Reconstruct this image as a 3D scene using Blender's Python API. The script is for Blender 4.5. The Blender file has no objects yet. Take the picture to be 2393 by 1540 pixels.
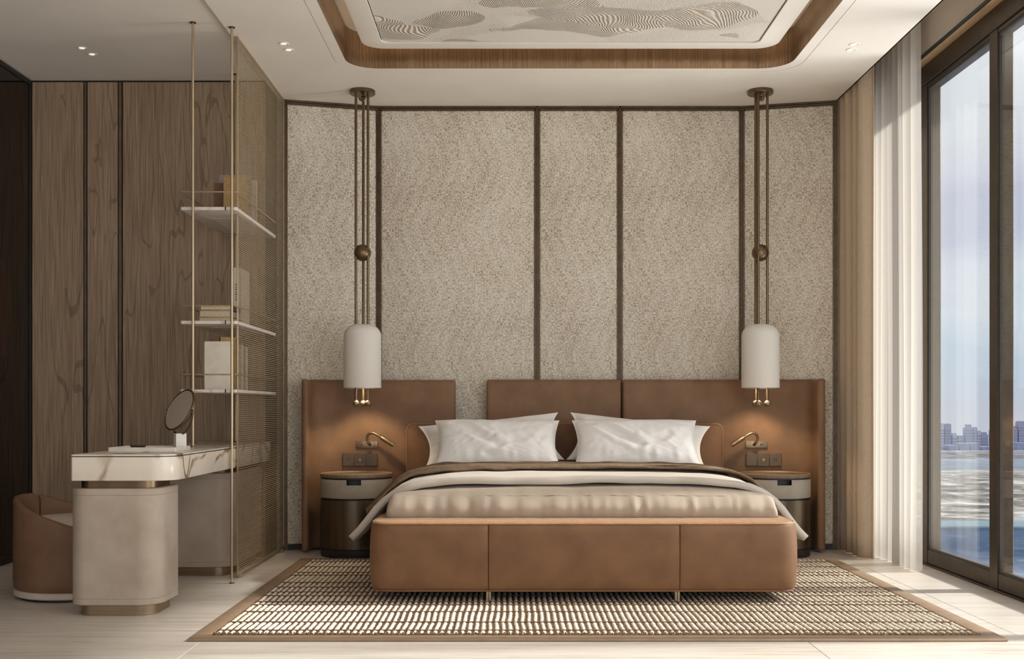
import bpy, bmesh, math, random
from mathutils import Vector, Matrix, noise as mn
R = random.Random(7)
PI = math.pi
C = bpy.context.scene.collection
SC = bpy.context.scene

# ------------------------------------------------------------------ camera, sky, sun, lamps, exposure
CAM_H = 0.911
cam_d = bpy.data.cameras.new('camera'); cam = bpy.data.objects.new('camera', cam_d); C.objects.link(cam)
cam.location = (0, 0, CAM_H); cam.rotation_euler = (PI/2, 0, 0)
cam_d.sensor_width = 36; cam_d.lens = 2600/2393*36; cam_d.shift_y = (955-770)/2393
cam_d.clip_start = 0.05; cam_d.clip_end = 20000
SC.camera = cam
SC.view_settings.view_transform = 'Standard'; SC.view_settings.look = 'None'
SC.view_settings.gamma = 1; SC.view_settings.use_curve_mapping = False
SC.view_settings.exposure = 0.30
SC.cycles.max_bounces = 10; SC.cycles.transparent_max_bounces = 24
SC.cycles.diffuse_bounces = 5; SC.cycles.glossy_bounces = 4

def lin(c):
    f = lambda v: (v/255/12.92) if v/255 <= .04045 else ((v/255+.055)/1.055)**2.4
    return (f(c[0]), f(c[1]), f(c[2]), 1)

class NT:
    """tiny node helper"""
    def __init__(s, tree): s.t = tree; s.n = tree.nodes; s.l = tree.links
    def add(s, typ, _out=0, **kw):
        nd = s.n.new(typ)
        ins = kw.pop('ins', {})
        for k, v in kw.items(): setattr(nd, k, v)
        for k, v in ins.items():
            if isinstance(v, bpy.types.NodeSocket): s.l.new(v, nd.inputs[k])
            elif isinstance(v, bpy.types.Node): s.l.new(v.outputs[0], nd.inputs[k])
            else: nd.inputs[k].default_value = v
        return nd
    def math(s, op, a, b=0.0, c=0.0, clamp=False):
        return s.add('ShaderNodeMath', operation=op, use_clamp=clamp, ins={0: a, 1: b, 2: c}).outputs[0]
    def ramp(s, fac, stops, interp='LINEAR'):
        nd = s.n.new('ShaderNodeValToRGB'); cr = nd.color_ramp; cr.interpolation = interp
        while len(cr.elements) < len(stops): cr.elements.new(.5)
        for e, (p, c) in zip(cr.elements, stops): e.position = p; e.color = c
        s.l.new(fac, nd.inputs[0]); return nd.outputs[0]
    def mixc(s, fac, a, b, blend='MIX'):
        nd = s.add('ShaderNodeMix', data_type='RGBA', blend_type=blend)
        for i, v in ((0, fac), (6, a), (7, b)):
            if isinstance(v, bpy.types.NodeSocket): s.l.new(v, nd.inputs[i])
            else: nd.inputs[i].default_value = v
        return nd.outputs[2]
    def coords(s, scale=(1, 1, 1), loc=(0, 0, 0), rot=(0, 0, 0), which='Object'):
        tc = s.n.new('ShaderNodeTexCoord')
        return s.add('ShaderNodeMapping', ins={'Vector': tc.outputs[which], 'Scale': scale, 'Location': loc, 'Rotation': rot}).outputs[0]
    def noise(s, vec, scale=5, detail=3, rough=.5, dist=0):
        return s.add('ShaderNodeTexNoise', ins={'Vector': vec, 'Scale': scale, 'Detail': detail, 'Roughness': rough, 'Distortion': dist}).outputs[0]

# sky: soft overcast bands over the bay, the same all round
w = bpy.data.worlds.new('sky'); SC.world = w; w.use_nodes = True
q = NT(w.node_tree); q.n.clear()
tc = q.n.new('ShaderNodeTexCoord')
sep = q.add('ShaderNodeSeparateXYZ', ins={0: tc.outputs['Generated']})
vec = q.add('ShaderNodeMapping', ins={'Vector': tc.outputs['Generated'], 'Scale': (1.2, 1.2, 5)}).outputs[0]
nz = q.noise(vec, 2.2, 4, .55, .4)
el = q.math('ADD', sep.outputs[2], q.math('MULTIPLY', q.math('SUBTRACT', nz, .5), .16))
col = q.ramp(q.math('MULTIPLY_ADD', el, 1.0, .2, clamp=True), [
    (0.10, lin((204, 208, 220))), (0.20, lin((203, 209, 223))), (0.245, lin((200, 214, 230))), (0.29, lin((222, 229, 238))),
    (0.335, lin((202, 207, 226))), (0.37, lin((205, 208, 226))), (0.42, lin((228, 232, 240))), (0.55, lin((244, 246, 250))), (1.0, lin((226, 233, 246)))])
bg = q.add('ShaderNodeBackground', ins={'Color': col, 'Strength': 0.92})
q.l.new(bg.outputs[0], q.add('ShaderNodeOutputWorld').inputs[0])

sun_d = bpy.data.lights.new('sun', 'SUN'); sun_d.energy = 5.7; sun_d.angle = math.radians(5.0); sun_d.color = (1, .96, .91)
sun = bpy.data.objects.new('sun', sun_d); C.objects.link(sun); sun.location = (9, 4, 8)
SUN_EL = math.radians(36)
sun.rotation_euler = Vector((-math.cos(SUN_EL), -0.05, -math.sin(SUN_EL))).to_track_quat('-Z', 'Y').to_euler()

def area(name, loc, direction, sx, sy, power, color):
    d = bpy.data.lights.new(name, 'AREA'); d.shape = 'RECTANGLE'; d.size = sx; d.size_y = sy; d.energy = power; d.color = color
    o = bpy.data.objects.new(name, d); C.objects.link(o); o.location = loc
    o.rotation_euler = Vector(direction).to_track_quat('-Z', 'Z').to_euler(); return o
area('daylight_lamp', (2.30, 2.6, 1.45), (-1, 0.3, 0.1), 4.2, 2.6, 66, (1, .99, .98))  # added lamp inside the glazing, standing in for stronger window daylight
area('terrace_bounce_lamp', (4.2, 5.3, -1.0), (-.75, 0, 1), 6.0, 1.4, 320, (1, .99, .97))  # added lamp hidden below the sill to brighten the ceiling; no terrace there
area('room_lamp', (0.3, -1.3, 1.9), (0, 1, -0.08), 4.5, 2.0, 18, (1, .96, .91))  # added fill lamp at the open end behind the camera

# ------------------------------------------------------------------ mesh helpers
def org(p):
    v = Vector((0, 0, 0))
    while p is not None: v += p.location; p = p.parent
    return v
class MB:
    def __init__(s): s.bm = bmesh.new()
    def _join(s, bm2, m=None):
        if m is not None: bm2.transform(m)
        me = bpy.data.meshes.new('t'); bm2.to_mesh(me); bm2.free(); s.bm.from_mesh(me); bpy.data.meshes.remove(me); return s
    def box(s, x0, x1, y0, y1, z0, z1, bev=0, seg=2, m=None):
        b = bmesh.new(); bmesh.ops.create_cube(b, size=1)
        for v in b.verts:
            v.co = Vector((x0+(v.co.x+.5)*(x1-x0), y0+(v.co.y+.5)*(y1-y0), z0+(v.co.z+.5)*(z1-z0)))
        if bev: bmesh.ops.bevel(b, geom=b.edges[:], offset=bev, segments=seg, profile=.5, affect='EDGES')
        return s._join(b, m)
    def prism(s, poly, z0, z1, bev=0, seg=3, m=None):
        b = bmesh.new(); vs = [b.verts.new((x, y, z0)) for x, y in poly]; vt = [b.verts.new((x, y, z1)) for x, y in poly]
        n = len(poly)
        fb = b.faces.new(vs[::-1]); ft = b.faces.new(vt)
        for i in range(n): b.faces.new((vs[i], vs[(i+1) % n], vt[(i+1) % n], vt[i]))
        bmesh.ops.recalc_face_normals(b, faces=b.faces[:])
        if bev:
            es = [e for e in b.edges if abs(e.verts[0].co.z-e.verts[1].co.z) < 1e-6]
            bmesh.ops.bevel(b, geom=es, offset=bev, segments=seg, profile=.5, affect='EDGES')
        return s._join(b, m)
    def lathe(s, prof, c=(0, 0, 0), seg=32, m=None, sx=1, sy=1):
        b = bmesh.new(); rings = []
        for r, z in prof:
            if r < 1e-6: rings.append([b.verts.new((c[0], c[1], c[2]+z))])
            else: rings.append([b.verts.new((c[0]+sx*r*math.cos(2*PI*k/seg), c[1]+sy*r*math.sin(2*PI*k/seg), c[2]+z)) for k in range(seg)])
        for a, d in zip(rings, rings[1:]):
            for k in range(seg):
                k2 = (k+1) % seg
                f = [a[k % len(a)], a[k2 % len(a)], d[k2 % len(d)], d[k % len(d)]]
                f = list(dict.fromkeys(f))
                if len(f) > 2: b.faces.new(f)
        bmesh.ops.recalc_face_normals(b, faces=b.faces[:])
        return s._join(b, m)
    def tube(s, pts, r, seg=10, closed=False, cap=True):
        b = bmesh.new(); pts = [Vector(p) for p in pts]; n = len(pts); rings = []; up = None
        for i, p in enumerate(pts):
            a = pts[i-1] if (i > 0 or closed) else pts[i]; c = pts[(i+1) % n] if (i < n-1 or closed) else pts[i]
            t = (c-a).normalized()
            if up is None: up = Vector((0, 0, 1)) if abs(t.z) < .9 else Vector((1, 0, 0))
            sd = t.cross(up).normalized(); up = sd.cross(t).normalized()
            rr_ = r[i] if isinstance(r, (list, tuple)) else r
            rings.append([b.verts.new(p+rr_*(sd*math.cos(2*PI*k/seg)+up*math.sin(2*PI*k/seg))) for k in range(seg)])
        rng = range(n) if closed else range(n-1)
        for i in rng:
            a, d = rings[i], rings[(i+1) % n]
            for k in range(seg): b.faces.new((a[k], a[(k+1) % seg], d[(k+1) % seg], d[k]))
        if cap and not closed: b.faces.new(rings[0]); b.faces.new(rings[-1][::-1])
        bmesh.ops.recalc_face_normals(b, faces=b.faces[:])
        return s._join(b)
    def ball(s, c, r, seg=20):
        b = bmesh.new(); bmesh.ops.create_uvsphere(b, u_segments=seg, v_segments=seg//2+2, radius=r)
        return s._join(b, Matrix.Translation(c))
    def grid(s, fn, nu, nv, closed_u=False):
        b = bmesh.new(); vs = [[b.verts.new(fn(i/(nu if closed_u else nu-1), j/(nv-1))) for j in range(nv)] for i in range(nu)]
        for i in range(nu if closed_u else nu-1):
            for j in range(nv-1):
                b.faces.new((vs[i][j], vs[(i+1) % nu][j], vs[(i+1) % nu][j+1], vs[i][j+1]))
        return s._join(b)
    def loops(s, ls, close=True, cap0=False, cap1=False):
        """skin a list of 3-D loops of equal length"""
        b = bmesh.new(); rs = [[b.verts.new(p) for p in l] for l in ls]; n = len(ls[0])
        for a, d in zip(rs, rs[1:]):
            for k in range(n if close else n-1): b.faces.new((a[k], a[(k+1) % n], d[(k+1) % n], d[k]))
        if cap0: b.faces.new(rs[0][::-1])
        if cap1: b.faces.new(rs[-1])
        bmesh.ops.recalc_face_normals(b, faces=b.faces[:])
        return s._join(b)
    def build(s, name, m, parent=None, smooth=True, ang=40, local=False, loc=None, flip=False):
        me = bpy.data.meshes.new(name)
        if flip: bmesh.ops.reverse_faces(s.bm, faces=s.bm.faces[:])
        if parent is not None and not local: bmesh.ops.translate(s.bm, verts=s.bm.verts[:], vec=-org(parent))
        if parent is None and loc is not None: bmesh.ops.translate(s.bm, verts=s.bm.verts[:], vec=-Vector(loc))
        s.bm.to_mesh(me); s.bm.free()
        if smooth: me.shade_smooth(); me.set_sharp_from_angle(angle=math.radians(ang))
        me.materials.append(m)
        o = bpy.data.objects.new(name, me); C.objects.link(o)
        if parent is not None: o.parent = parent
        elif loc is not None: o.location = loc
        return o
def tag(o, label, cat, group=None):
    o['label'] = label; o['category'] = cat
    if group: o['group'] = group
    return o
def thing(name, loc, label, cat, group=None, rz=0):
    o = bpy.data.objects.new(name, None); C.objects.link(o); o.location = loc; o.rotation_euler = (0, 0, rz); o.empty_display_size = .1
    return tag(o, label, cat, group)
def struct(o): o['kind'] = 'structure'; return o
def solid(o, t, sub=0, offset=0):
    md = o.modifiers.new('thick', 'SOLIDIFY'); md.thickness = t; md.offset = offset
    if sub: sd = o.modifiers.new('sub', 'SUBSURF'); sd.levels = sub; sd.render_levels = sub
    return o
def rr(x0, x1, y0, y1, r, n=8):
    """rounded rectangle loop; r = one radius or four (x0y0, x1y0, x1y1, x0y1)"""
    rs = r if isinstance(r, (list, tuple)) else [r]*4
    out = []
    for (cx, cy, a), q_ in zip((((x0, y0, PI)), (x1, y0, 1.5*PI), (x1, y1, 0), (x0, y1, .5*PI)), rs):
        ccx = cx+(q_ if cx == x0 else -q_); ccy = cy+(q_ if cy == y0 else -q_)
        for k in range(n+1):
            t = a+.5*PI*k/n; out.append((ccx+q_*math.cos(t), ccy+q_*math.sin(t)))
    return out
def z3(l, z): return [(x, y, z) for x, y in l]

# ------------------------------------------------------------------ materials
def newmat(name):
    m = bpy.data.materials.new(name); m.use_nodes = True; q = NT(m.node_tree); b = q.n['Principled BSDF']; return m, q, b
def pm(name, c1, c2=None, scale=8, rough=.5, metal=0, bump=0, bscale=200, stretch=(1, 1, 1), spec=.5, detail=3, lo=.35, hi=.65, sheen=0, bdist=.002):
    m, q, b = newmat(name); c2 = c2 or tuple(v*.9 for v in c1)
    v = q.coords(stretch)
    n = q.noise(v, scale, detail)
    q.l.new(q.ramp(n, [(lo, lin(c1)), (hi, lin(c2))]), b.inputs['Base Color'])
    b.inputs['Roughness'].default_value = rough; b.inputs['Metallic'].default_value = metal; b.inputs['Specular IOR Level'].default_value = spec
    if sheen: b.inputs['Sheen Weight'].default_value = sheen; b.inputs['Sheen Roughness'].default_value = .35; b.inputs['Sheen Tint'].default_value = lin(tuple(min(255, v*.6+105) for v in c1))
    if bump:
        n2 = q.noise(v, bscale, 2)
        q.l.new(q.add('ShaderNodeBump', ins={'Strength': bump, 'Distance': bdist, 'Height': n2}).outputs[0], b.inputs['Normal'])
    return m
M = {}
M['ceiling'] = pm('ceiling_plaster', (229, 222, 212), (225, 217, 207), 3, .75, spec=.25)
M['leather'] = pm('tan_leather', (115, 82, 54), (102, 71, 46), 7, .55, bump=.45, bscale=230, spec=.3, sheen=.22)
M['leather_wall'] = pm('brown_leather', (134, 102, 75), (120, 90, 65), 6, .55, bump=.4, bscale=220, spec=.3, sheen=.22)
M['leather_dark'] = pm('deep_brown_leather', (120, 84, 60), (108, 75, 52), 8, .5, bump=.3, bscale=240, spec=.35)
M['rim'] = pm('tan_leather_rim', (168, 134, 102), (154, 121, 90), 40, .6, bump=.6, bscale=180, spec=.3, sheen=.2)  # same tan leather as the rails, sunlit brightness put into the colour
M['piping'] = pm('leather_piping', (176, 136, 100), (160, 120, 86), 30, .45)
M['seat_leather'] = pm('chair_leather', (134, 103, 80), (120, 91, 69), 6, .55, bump=.3, bscale=260, spec=.3)
M['cream_pad'] = pm('cream_upholstery', (214, 202, 188), (204, 192, 178), 12, .8, bump=.3, bscale=300, spec=.2)
M['suede'] = pm('pale_suede', (182, 168, 153), (164, 148, 131), 5, .6, bump=.3, bscale=220, spec=.3, detail=5)
M['bronze'] = pm('dark_bronze', (122, 102, 78), (106, 88, 67), 12, .3, metal=.85, stretch=(1, 1, .15))
M['reveal'] = pm('bronze_reveal', (122, 100, 78), (108, 88, 68), 20, .45, metal=.25)
M['trim'] = pm('bronze_trim', (100, 82, 63), (86, 70, 53), 20, .42, metal=.6)
M['black'] = pm('black_shadow_trim', (34, 30, 27), (28, 25, 22), 20, .5)
M['brass'] = pm('brushed_brass', (158, 138, 112), (142, 122, 97), 60, .33, metal=.9, stretch=(1, 1, .1))
M['champagne'] = pm('champagne_metal', (196, 176, 146), (182, 162, 130), 40, .36, metal=.75, stretch=(1, 1, .1))
M['base_metal'] = pm('bronze_satin_base', (158, 138, 114), (142, 122, 98), 30, .36, metal=.8, stretch=(.1, .1, 1))
M['frame'] = pm('window_bronze', (86, 74, 61), (78, 67, 55), 20, .36, metal=.85)
M['bead'] = pm('window_bead_grey', (62, 57, 52), (54, 50, 46), 60, .5, metal=.3)
M['tint_body'] = pm('nightstand_bronze', (106, 92, 75), (88, 76, 61), 4, .3, metal=.85, stretch=(6, 6, .4))
M['drawer_grey'] = pm('pale_drawer_front', (164, 154, 140), (153, 143, 129), 9, .5)
M['wood_top'] = pm('stained_top', (124, 103, 83), (110, 91, 73), 12, .45, stretch=(1, 8, 1))
M['white_gloss'] = pm('white_lacquer', (226, 219, 208), (218, 211, 200), 8, .35)
M['pocket'] = pm('pocket_plaster', (190, 178, 164), (182, 170, 156), 4, .7)
M['soffit'] = pm('soffit_timber', (186, 156, 122), (170, 140, 107), 10, .5, stretch=(20, 1, 1))
M['wardrobe_in'] = pm('wardrobe_dark', (62, 48, 40), (54, 42, 34), 8, .6)
M['coat'] = pm('taupe_wool', (190, 164, 138), (170, 146, 122), 40, .9, bump=.4, bscale=300)
M['cotton'] = pm('white_cotton', (236, 232, 227), (230, 225, 220), 6, .85, bump=.15, bscale=500, sheen=.2, spec=.2)
M['duvet'] = pm('oatmeal_duvet', (192, 182, 170), (184, 174, 161), 4, .85, bump=.15, bscale=500, sheen=.2, spec=.2)
M['sheet'] = pm('oatmeal_sheet', (172, 157, 141), (163, 148, 131), 4, .8, bump=.15, bscale=500, sheen=.25, spec=.25)
M['throw'] = pm('taupe_fleece', (116, 96, 77), (100, 82, 65), 30, .95, bump=.6, bscale=400, sheen=.08, spec=.1)
M['throw_top'] = pm('taupe_fleece_face', (140, 119, 97), (124, 104, 83), 30, .95, bump=.6, bscale=400, sheen=.1, spec=.1)  # same fleece, lighter colour painted in for the lit upper folds
M['socket'] = pm('bronze_socket', (98, 80, 62), (90, 73, 56), 20, .42, metal=.3)
M['socket_dark'] = pm('socket_hole', (26, 22, 20), (22, 18, 16), 20, .5)
M['rug_edge'] = pm('rug_binding', (146, 123, 100), (136, 113, 90), 15, .6, bump=.3, bscale=300)
M['rug_base'] = pm('rug_backing', (112, 84, 58), (84, 61, 41), 60, .95, bump=.8, bscale=500)
M['pile'] = pm('cream_wool_pile', (242, 231, 213), (224, 210, 188), 90, .95, bump=1.0, bscale=420, sheen=.3, spec=.1, bdist=.004)
M['downlight'] = pm('downlight_white', (232, 226, 216), (226, 220, 210), 9, .4)
M['book_tan'] = pm('tan_cloth_cover', (196, 162, 110), (184, 150, 98), 30, .7)
M['book_brown'] = pm('brown_cloth_cover', (132, 102, 78), (122, 92, 70), 30, .7)
M['book_grey'] = pm('grey_cover', (176, 168, 160), (166, 158, 150), 30, .6)
M['book_white'] = pm('ivory_cover', (224, 214, 198), (214, 204, 188), 20, .6)
M['paper'] = pm('page_edges', (214, 198, 168), (194, 176, 144), 60, .9, stretch=(1, 1, 12))
M['ink'] = pm('dark_print', (44, 38, 34), (38, 32, 28), 30, .6)
M['tower'] = pm('tower_blue_grey', (150, 162, 192), (138, 151, 184), .05, .6)  # all three tower tones carry distance haze in their pale bluish colour
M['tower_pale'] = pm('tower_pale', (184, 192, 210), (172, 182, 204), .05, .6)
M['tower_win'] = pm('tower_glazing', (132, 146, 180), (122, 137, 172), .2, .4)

def emis(name, col, st):
    m = bpy.data.materials.new(name); m.use_nodes = True; q = NT(m.node_tree); q.n.clear()
    v = q.noise(q.coords(), 4, 1)
    e = q.add('ShaderNodeEmission', ins={'Color': q.ramp(v, [(0, lin(col)), (1, lin(col))]), 'Strength': st})
    q.l.new(e.outputs[0], q.add('ShaderNodeOutputMaterial').inputs[0]); return m
M['led'] = emis('led_strip', (255, 226, 190), 3.0)  # glow added inside the cove to light its band, source unseen
M['bulb'] = emis('lamp_glow', (255, 244, 228), .95)

def wall_fabric():
    m, q, b = newmat('woven_wallcovering')
    v = q.coords((1, 1, 1)); s = q.add('ShaderNodeSeparateXYZ', ins={0: v}); x, z = s.outputs[0], s.outputs[2]
    wob = q.noise(v, 60, 2)
    xs = q.math('MULTIPLY_ADD', wob, .006, x); zs = q.math('MULTIPLY_ADD', wob, .006, z)
    lx = q.math('SINE', q.math('MULTIPLY', xs, 2*PI/.0125)); lz = q.math('SINE', q.math('MULTIPLY', zs, 2*PI/.0115))
    lat = q.math('MULTIPLY', lx, lz)
    h = q.noise(q.coords((55, 1, 170)), 1, 2); vv = q.noise(q.coords((170, 1, 55), loc=(3, 0, 7)), 1, 2)
    # herringbone: which thread wins flips over slanted bands
    tri = q.math('PINGPONG', z, .28)
    band = q.math('SINE', q.math('MULTIPLY', q.math('MULTIPLY_ADD', tri, .55, x), 2*PI/.055))
    pick = q.math('MULTIPLY_ADD', band, .35, q.noise(v, 9, 3))
    pick = q.math('MULTIPLY_ADD', q.math('SUBTRACT', pick, .5), 3.0, .5, clamp=True)
    thr = q.add('ShaderNodeMix', data_type='FLOAT', ins={0: pick, 2: h, 3: vv}).outputs[0]
    tri2 = q.math('PINGPONG', z, .42)
    b2 = q.math('SINE', q.math('MULTIPLY', q.math('MULTIPLY_ADD', tri2, .42, q.math('MULTIPLY_ADD', q.noise(v, 5, 2), .05, x)), 2*PI/.085))
    t = q.math('MULTIPLY_ADD', q.math('MULTIPLY_ADD', b2, .09, lat), .165, q.math('MULTIPLY_ADD', thr, .85, .075))
    t = q.math('MULTIPLY_ADD', q.math('SUBTRACT', q.noise(v, 3.2, 3), .5), .16, t)
    c = q.ramp(t, [(.33, lin((132, 113, 90))), (.44, lin((184, 170, 148))), (.53, lin((230, 222, 208))), (.75, lin((238, 231, 219)))])
    q.l.new(c, b.inputs['Base Color']); b.inputs['Roughness'].default_value = .85; b.inputs['Specular IOR Level'].default_value = .2
    q.l.new(q.add('ShaderNodeBump', ins={'Strength': .7, 'Distance': .003, 'Height': t}).outputs[0], b.inputs['Normal'])
    return m
M['wallfabric'] = wall_fabric()
def wood():
    m, q, b = newmat('smoked_oak_veneer')
    info = q.n.new('ShaderNodeObjectInfo')
    off = q.add('ShaderNodeCombineXYZ', ins={0: q.math('MULTIPLY', info.outputs['Random'], 7), 2: q.math('MULTIPLY', info.outputs['Random'], 11)})
    base = q.add('ShaderNodeVectorMath', operation='ADD', ins={0: q.coords(), 1: off}).outputs[0]
    sc = lambda s: q.add('ShaderNodeVectorMath', operation='MULTIPLY', ins={0: base, 1: s}).outputs[0]
    fine = q.noise(sc((140, 140, 3.0)), 1, 4, .6)
    warp = q.noise(sc((3.0, 3.0, .45)), 1, 3, .5, .3)
    rings = q.math('SINE', q.math('MULTIPLY', warp, 70))
    patch = q.noise(sc((2.2, 2.2, .5)), 1, 2)
    cath = q.math('MULTIPLY', q.math('GREATER_THAN', rings, .95), q.math('GREATER_THAN', patch, .52))
    c = q.ramp(q.math('MULTIPLY_ADD', patch, .25, q.math('MULTIPLY', fine, .75)), [(.36, lin((128, 106, 84))), (.52, lin((160, 137, 112))), (.64, lin((178, 154, 128)))])
    c = q.mixc(q.math('MULTIPLY', cath, .4), c, lin((86, 68, 52)))
    q.l.new(c, b.inputs['Base Color']); b.inputs['Roughness'].default_value = .5; b.inputs['Specular IOR Level'].default_value = .35
    q.l.new(q.add('ShaderNodeBump', ins={'Strength': .3, 'Distance': .001, 'Height': fine}).outputs[0], b.inputs['Normal'])
    return m
M['wood'] = wood()
def floor_mat():
    m, q, b = newmat('vein_cut_stone')
    info = q.n.new('ShaderNodeObjectInfo')
    off = q.add('ShaderNodeCombineXYZ', ins={0: q.math('MULTIPLY', info.outputs['Random'], 9), 1: q.math('MULTIPLY', info.outputs['Random'], 5)})
    base = q.add('ShaderNodeVectorMath', operation='ADD', ins={0: q.coords(), 1: off}).outputs[0]
    sc = lambda s: q.add('ShaderNodeVectorMath', operation='MULTIPLY', ins={0: base, 1: s}).outputs[0]
    a = q.noise(sc((1.4, 26, 1)), 1, 4, .6, .15); f = q.noise(sc((9, 120, 1)), 1, 3, .6)
    t = q.math('MULTIPLY_ADD', f, .35, q.math('MULTIPLY', a, .65))
    c = q.ramp(t, [(.36, lin((184, 171, 155))), (.48, lin((203, 193, 181))), (.62, lin((212, 204, 194)))])
    q.l.new(c, b.inputs['Base Color']); b.inputs['Roughness'].default_value = .38; b.inputs['Specular IOR Level'].default_value = .4
    q.l.new(q.add('ShaderNodeBump', ins={'Strength': .12, 'Distance': .001, 'Height': t}).outputs[0], b.inputs['Normal'])
    return m
M['floor'] = floor_mat()
def marble(name, base, vein, k=1.0):
    m, q, b = newmat(name)
    v = q.coords((1, 1, 1)); d = q.noise(v, 3.2, 4, .6)
    vv = q.add('ShaderNodeVectorMath', operation='ADD', ins={0: q.coords((2.2, 2.2, 2.6), rot=(.5, .4, .8)), 1: q.add('ShaderNodeVectorMath', operation='SCALE', ins={0: q.add('ShaderNodeTexNoise', ins={'Vector': v, 'Scale': 3.0, 'Detail': 3.0}).outputs[1], 'Scale': .7}).outputs[0]}).outputs[0]
    vo = q.add('ShaderNodeTexVoronoi', feature='DISTANCE_TO_EDGE', ins={'Vector': vv, 'Scale': 1.7}).outputs[0]
    line = q.ramp(vo, [(0.0, (1, 1, 1, 1)), (.012*k, (.55, .55, .55, 1)), (.03*k, (0, 0, 0, 1))])
    mask = q.ramp(q.noise(v, 2.6, 2), [(.42, (0, 0, 0, 1)), (.52, (1, 1, 1, 1))])
    cl = q.ramp(d, [(.3, lin(base)), (.7, lin(tuple(x*.95 for x in base)))])
    c = q.mixc(q.math('MULTIPLY', line, mask), cl, lin(vein))
    q.l.new(c, b.inputs['Base Color']); b.inputs['Roughness'].default_value = .22; return m
M['marble'] = marble('cream_gold_marble', (228, 217, 201), (122, 82, 48), 2.2)
M['shelf_stone'] = marble('pale_shelf_marble', (222, 212, 200), (190, 168, 146), 1.5)

def relief():
    m, q, b = newmat('carved_ceiling_relief')
    v = q.coords()
    d = q.add('ShaderNodeTexNoise', ins={'Vector': v, 'Scale': 1.6, 'Detail': 2.0}).outputs[1]
    p = q.add('ShaderNodeVectorMath', operation='ADD', ins={0: v, 1: q.add('ShaderNodeVectorMath', operation='SCALE', ins={0: d, 'Scale': .55}).outputs[0]}).outputs[0]
    vo = q.add('ShaderNodeTexVoronoi', ins={'Vector': q.add('ShaderNodeVectorMath', operation='MULTIPLY', ins={0: p, 1: (1.1, 2.8, 1)}).outputs[0], 'Scale': 1.55})
    s = q.add('ShaderNodeSeparateColor', ins={0: vo.outputs['Color']})
    ang = q.math('MULTIPLY_ADD', s.outputs[0], 1.7, -.85)
    sp = q.add('ShaderNodeSeparateXYZ', ins={0: p})
    ph = q.math('ADD', q.math('MULTIPLY', sp.outputs[0], q.math('COSINE', ang)), q.math('MULTIPLY', sp.outputs[1], q.math('SINE', ang)))
    rid = q.math('SINE', q.math('MULTIPLY', ph, 2*PI/.0135))
    on = q.math('MULTIPLY', q.math('GREATER_THAN', s.outputs[1], .38), q.math('LESS_THAN', vo.outputs['Distance'], .62))
    st = q.noise(v, 150, 2)
    stip = q.math('MULTIPLY', q.math('SUBTRACT', st, .5), q.math('MULTIPLY', s.outputs[2], 1.6))
    h = q.math('ADD', q.math('MULTIPLY', q.math('MULTIPLY', rid, on), .5), stip)
    c = q.ramp(q.math('MULTIPLY_ADD', h, .5, .5), [(.22, lin((184, 162, 132))), (.46, lin((212, 205, 195))), (.8, lin((224, 218, 210)))])
    q.l.new(c, b.inputs['Base Color']); b.inputs['Roughness'].default_value = .8; b.inputs['Specular IOR Level'].default_value = .2
    q.l.new(q.add('ShaderNodeBump', ins={'Strength': 1.0, 'Distance': .006, 'Height': h}).outputs[0], b.inputs['Normal'])
    return m
M['relief'] = relief()
def cove_mat():
    m, q, b = newmat('brushed_copper_band')
    f = q.noise(q.coords((160, 160, 2.5)), 1, 3, .6); g = q.noise(q.coords((6, 6, 2)), 1, 2)
    q.l.new(q.ramp(f, [(.3, lin((148, 121, 94))), (.7, lin((190, 162, 131)))]), b.inputs['Base Color'])
    b.inputs['Metallic'].default_value = .9; b.inputs['Roughness'].default_value = .2
    hh = q.math('MULTIPLY_ADD', g, 3.5, f)
    q.l.new(q.add('ShaderNodeBump', ins={'Strength': .7, 'Distance': .008, 'Height': hh}).outputs[0], b.inputs['Normal'])
    return m
M['cove'] = cove_mat()
def glass(name, tint, base_r=.04):
    m = bpy.data.materials.new(name); m.use_nodes = True; q = NT(m.node_tree); q.n.clear()
    lw = q.add('ShaderNodeLayerWeight', ins={'Blend': .5})
    f = q.math('MULTIPLY_ADD', q.math('POWER', lw.outputs['Facing'], 5.0), 1-base_r, base_r)
    nz = q.noise(q.coords(), 2, 1)
    tr = q.add('ShaderNodeBsdfTransparent', ins={'Color': q.ramp(nz, [(0, lin(tint)), (1, lin(tint))])})
    gl = q.add('ShaderNodeBsdfGlossy', ins={'Roughness': .01, 'Color': (1, 1, 1, 1)})
    mx = q.add('ShaderNodeMixShader', ins={0: f, 1: tr.outputs[0], 2: gl.outputs[0]})
    q.l.new(mx.outputs[0], q.add('ShaderNodeOutputMaterial').inputs[0]); return m
M['glass'] = glass('clear_glazing', (250, 252, 252)); M['dark_glass'] = glass('smoked_glass', (176, 162, 150))
def mirror():
    m, q, b = newmat('mirror_silver'); n = q.noise(q.coords(), 5, 1)
    q.l.new(q.ramp(n, [(0, lin((216, 200, 183))), (1, lin((208, 192, 175)))]), b.inputs['Base Color'])  # warm diffuse tone stands in for a brighter reflection in the glass
    b.inputs['Metallic'].default_value = .35; b.inputs['Roughness'].default_value = .06; return m
M['mirror'] = mirror()
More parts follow.
